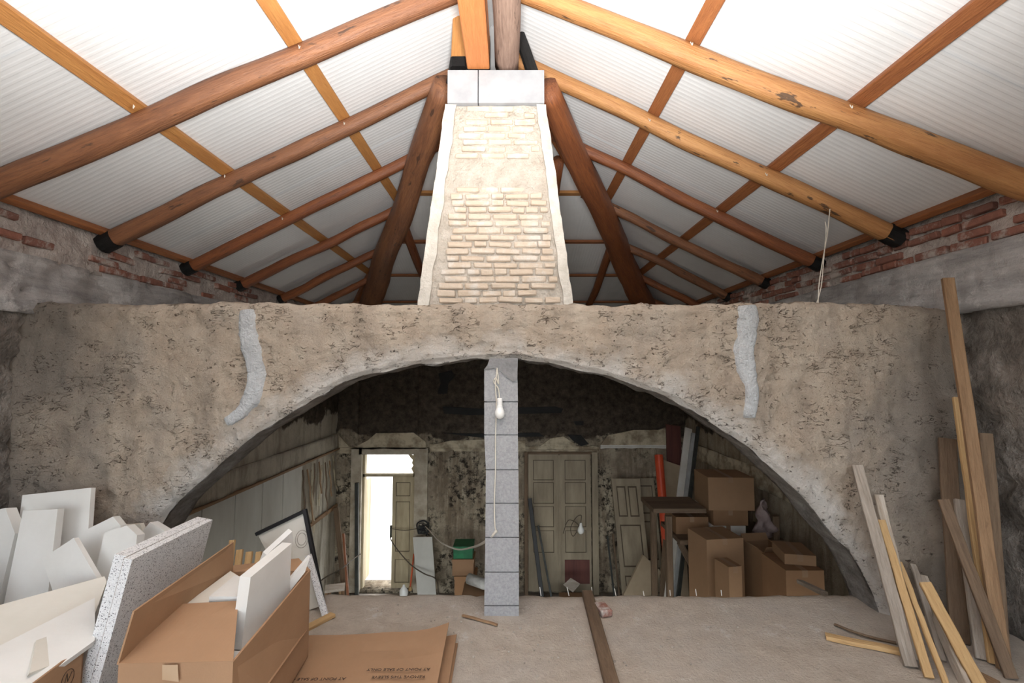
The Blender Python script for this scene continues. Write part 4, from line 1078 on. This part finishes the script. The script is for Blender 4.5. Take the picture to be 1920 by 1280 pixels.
fl_sheet(.055, -.06, .006, 'flattened brown carton at the bottom of the floor stack', 0, 'card_dark')
fl_sheet(.045, -.03, .022, 'flattened brown carton in the middle of the floor stack', .2, 'card_dark')
top = fl_sheet(0, 0, .042, 'flattened brown carton on top of the stack printed with black lettering', .5)
def text(s, c, size, parent, name, rot=math.pi, sx=1):
    cu = bpy.data.curves.new('t', 'FONT'); cu.body = s; cu.size = size; cu.align_x = 'CENTER'; cu.extrude = .0006
    ob = bpy.data.objects.new('t', cu); COL.objects.link(ob); bpy.context.view_layer.update()
    me = bpy.data.meshes.new_from_object(ob.evaluated_get(bpy.context.evaluated_depsgraph_get()))
    bpy.data.objects.remove(ob); me.materials.clear(); me.materials.append(M['ink'])
    o = bpy.data.objects.new(name, me); COL.objects.link(o); o.parent = parent
    o.location = V(c) - wloc(parent); o.rotation_euler = (0, 0, rot); o.scale = (sx, 1, 1); return o
TZ = .0615
for ln, c in (('AT POINT OF SALE ONLY', atz(748, 1253, .06)), ('REMOVE THIS SLEEVE', atz(748, 1267, .06)),
              ('AT POINT OF SALE ONLY', atz(588, 1271, .06)), ('REMOVE THIS SLEEVE', atz(584, 1286, .06))):
    text(ln, (c.x, c.y, TZ), .0255, top, 'printed_text', math.pi + .02)

# ------------------------------------------------------------------ open carton full of foam
RZ = .47
fl_, fr_ = atz(222, 1246, RZ), atz(437, 1241, RZ); br2 = atz(582, 1068, RZ); bl2 = br2 + (fl_ - fr_) * 1.0
ct = thing('open_carton', ((fl_.x + br2.x) / 2, (fl_.y + br2.y) / 2, 0), 'open brown carton filled with white foam offcuts in the foreground', 'carton')
def wallq(a, b, z0, z1, t=.008):
    P = [V((a.x, a.y, z0)), V((b.x, b.y, z0)), V((b.x, b.y, z1)), V((a.x, a.y, z1))]
    d = (b - a); n = V((-d.y, d.x, 0)).normalized(); return P + [p + n * t for p in P], BF
zb_ = .065
for a, b_ in ((fl_, fr_), (fr_, br2), (br2, bl2), (bl2, fl_)): make('side', *wallq(a, b_, zb_, RZ), M['card'], ct)
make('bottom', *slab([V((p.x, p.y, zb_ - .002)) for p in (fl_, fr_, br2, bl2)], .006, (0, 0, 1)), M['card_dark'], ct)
def flap(P, lab=None, m='card'):
    o = make('flap', *slab(P, .006), M[m], ct)
    if lab: o['label'] = lab
flap([fl_ + V((0, 0, .004)), fr_ + V((0, 0, .004)), at(447, 1126, 2.0), at(308, 1133, 2.0)], 'front flap folded in over the foam')
flap([fl_, bl2, at(438, 1016, 2.42), at(252, 1146, 1.66)], 'left flap standing upright')
flap([fr_, br2, at(576, 1180, 2.36), at(500, 1288, 1.86), at(440, 1330, 1.70)], 'right flap hanging outwards')
flap([bl2, br2, at(560, 1046, 2.52), at(415, 1062, 2.50)], 'rear flap')
make('tape', *slab([at(304, 1246, fl_.y - .004), at(333, 1246, fl_.y - .004), at(335, 1278, fl_.y - .004), at(304, 1274, fl_.y - .004)], .001), M['tape'], ct)
def foam(P, t, lab, m='foam', nm='foam_board', cat='foam'):
    Q = px(*P); n = (Q[1] - Q[0]).cross(Q[-1] - Q[0]).normalized(); E_ = V((0, 0, EYE))
    Q = [E_ + (q - E_) * ((Q[0] - E_).dot(n) / (q - E_).dot(n)) for q in Q]      # keep the sheet flat
    return tag(make(nm, *slab(Q, t), M[m]), lab, cat)
foam([(470, 1082, 1.95), (547, 1018, 2.25), (541, 1148, 2.22), (492, 1200, 2.05), (452, 1218, 1.93), (430, 1330, 1.95)][:5], .045, 'tall white foam slab standing in the open carton')
foam([(536, 1096, 2.26), (582, 1042, 2.35), (572, 1072, 2.35), (530, 1126, 2.25)], .02, 'small white foam slab at the right end of the open carton')
foam([(500, 1040, 2.36), (548, 996, 2.45), (550, 1020, 2.45), (480, 1090, 2.36)], .03, 'thin white foam slab behind the tall one in the carton')
def hfoam(P, z, t, lab, m='foam'):
    return tag(make('foam_board', *slab([atz(a, b_, z) for a, b_ in P], t, (0, 0, -1)), M[m]), lab, 'foam')
hfoam([(345, 1134), (432, 1070), (455, 1084), (392, 1134)], .49, .03, 'cream foam strip lying along the left inside of the carton', 'foam_cream')
hfoam([(392, 1118), (440, 1078), (478, 1086), (455, 1118)], .52, .025, 'white foam strip lying across the cream strip in the carton')
mid = (fl_ + fr_ + br2 + bl2) / 4
tag(make('foam_board', *slab([V((q.x, q.y, .36)) for q in (p.lerp(mid, .07) for p in (fl_, fr_, br2, bl2))], .28, (0, 0, -1)), M['foam']), 'bottom layer of foam offcuts filling the open carton', 'foam')

# ------------------------------------------------------------------ speckled board
A_, C_ = at(248, 1049, 1.92), at(399, 974, 2.5)
low = V((-.13, 0, 0))
B_ = V((C_.x - .16, C_.y, .0)); D_ = V((A_.x - .16, A_.y, .0))
sb = thing('speckled_board', (D_.x, D_.y, 0), 'thick grey-white speckled foam board with a grooved edge leaning on the carton', 'foam board')
nrm_ = (C_ - A_).cross(D_ - A_).normalized()
if nrm_.x > 0: nrm_ = -nrm_
make('panel', *slab([A_, C_, B_, D_], .03, nrm_), M['speckle'], sb)
E0 = (C_ - A_).normalized()
make('rear_layer', *slab([p + nrm_ * .031 for p in (A_ + E0 * .012 + V((0, 0, .003)), C_, B_, D_ + E0 * .012)], .045, nrm_), M['speckle'], sb)
make('groove', *slab([p + nrm_ * .027 + E0 * .006 for p in (A_, C_, B_, D_)], .008, nrm_), M['plank_grey'], sb)

# ------------------------------------------------------------------ left foam pile
foam([(42, 928, 2.78), (171, 914, 2.78), (150, 1222, 2.60), (2, 1232, 2.60)], .03, 'largest white foam board standing at the back of the pile')
foam([(43, 957, 2.60), (108, 954, 2.60), (76, 1235, 2.46), (-16, 1245, 2.46)], .04, 'narrow white foam board in front of the largest one')
foam([(147, 1000, 2.62), (212, 968, 2.62), (226, 985, 2.62), (225, 1228, 2.5), (150, 1228, 2.5)], .04, 'white foam board with a clipped corner in mid pile')
foam([(196, 998, 2.50), (238, 985, 2.50), (257, 1003, 2.50), (232, 1236, 2.4), (140, 1236, 2.4)], .05, 'white foam board with a slanting top beside the speckled board')
foam([(250, 1015, 2.68), (281, 979, 2.68), (316, 1000, 2.68), (330, 1215, 2.6), (240, 1215, 2.6)], .05, 'white foam wedge peeking over the speckled board')
foam([(226, 985, 2.75), (262, 982, 2.75), (270, 1000, 2.75), (265, 1200, 2.7), (226, 1200, 2.7)], .03, 'foam board at the back between the wedge and clipped board', 'foam_cream')
foam([(79, 1047, 2.40), (138, 1008, 2.40), (232, 1170, 2.26), (170, 1268, 2.22), (150, 1268, 2.22)], .025, 'tilted square white foam sheet in the pile')
foam([(-60, 968, 2.66), (10, 952, 2.66), (28, 1000, 2.66), (-30, 1238, 2.5), (-90, 1238, 2.5)], .06, 'foam block at the far left edge of the pile')
random.seed(3)
vs, fs = lathe(V((at(8, 1090, 2.42).x - .17, 2.2, 0.0)), [(.10, 0), (.2, .06), (.22, .22), (.19, .38), (.12, .47), (.03, .50)], 26)
vs = [v + V((fbm(*v, 7), fbm(*(v + V((9, 0, 0))), 7), fbm(*(v + V((0, 9, 0))), 7) * (v.z > .05))) * .03 for v in vs]
tag(make('plastic_bag', vs, fs, M['bag'], smooth=True), 'grey plastic bag slumped at the left edge of the pile', 'bag')
# carton under the near foam sheets
CZ = .40
c1_, c2_ = atz(58, 1285, CZ), atz(184, 1190, CZ)
c2_ = c1_.lerp(c2_, .76)
d_ = (c2_ - c1_); n2 = V((-d_.y, d_.x, 0)).normalized(); c0_ = c1_ - d_.normalized() * .12
W_ = .62
K = [c0_, c2_, c2_ + n2 * W_, c0_ + n2 * W_]
lc = thing('foam_carton', ((K[0].x + K[2].x) / 2, (K[0].y + K[2].y) / 2, 0), 'brown carton heaped with foam sheets at the lower left corner', 'carton')
for a, b_ in zip(K, K[1:] + K[:1]): make('side', *wallq(a, b_, .0, CZ), M['card'], lc)
make('bottom', *slab([V((p.x, p.y, .002)) for p in K], .006, (0, 0, 1)), M['card_dark'], lc)
mc = atz(126, 1268, .30)
r = ray(126, 1272); nn = -n2; o_ = V((0, 0, EYE)); tt = (c1_ - o_).dot(nn) / r.dot(nn); mc = o_ + r * tt + nn * .002
dd = d_.normalized()
ring = [mc + dd * .03 * math.cos(k * .2618) + V((0, 0, .03 * math.sin(k * .2618))) for k in range(25)]
make('printed_mark', *merge(tube(ring, .0012, 4, 1), tube([mc + dd * -.018 + V((0, 0, -.018)), mc + dd * -.004 + V((0, 0, .02)), mc + dd * .0 + V((0, 0, -.01)), mc + dd * .02 + V((0, 0, .016))], .0012, 4, 1)), M['ink'], lc)
foam([(-60, 1150, 1.95), (196, 1080, 2.28), (200, 1090, 2.26), (178, 1150, 2.1), (-60, 1262, 1.75)], .02, 'long cream foam sheet lying at a slant over the near carton', 'foam_cream')
foam([(-60, 1240, 1.70), (178, 1120, 2.10), (178, 1200, 2.03), (62, 1284, 1.72), (-60, 1340, 1.55)], .02, 'front white foam sheet lining the near carton')
foam([(68, 1200, 1.83), (125, 1180, 1.95), (122, 1236, 1.85), (55, 1262, 1.70)], .012, 'small white foam square on the front sheet', 'foam_cream')
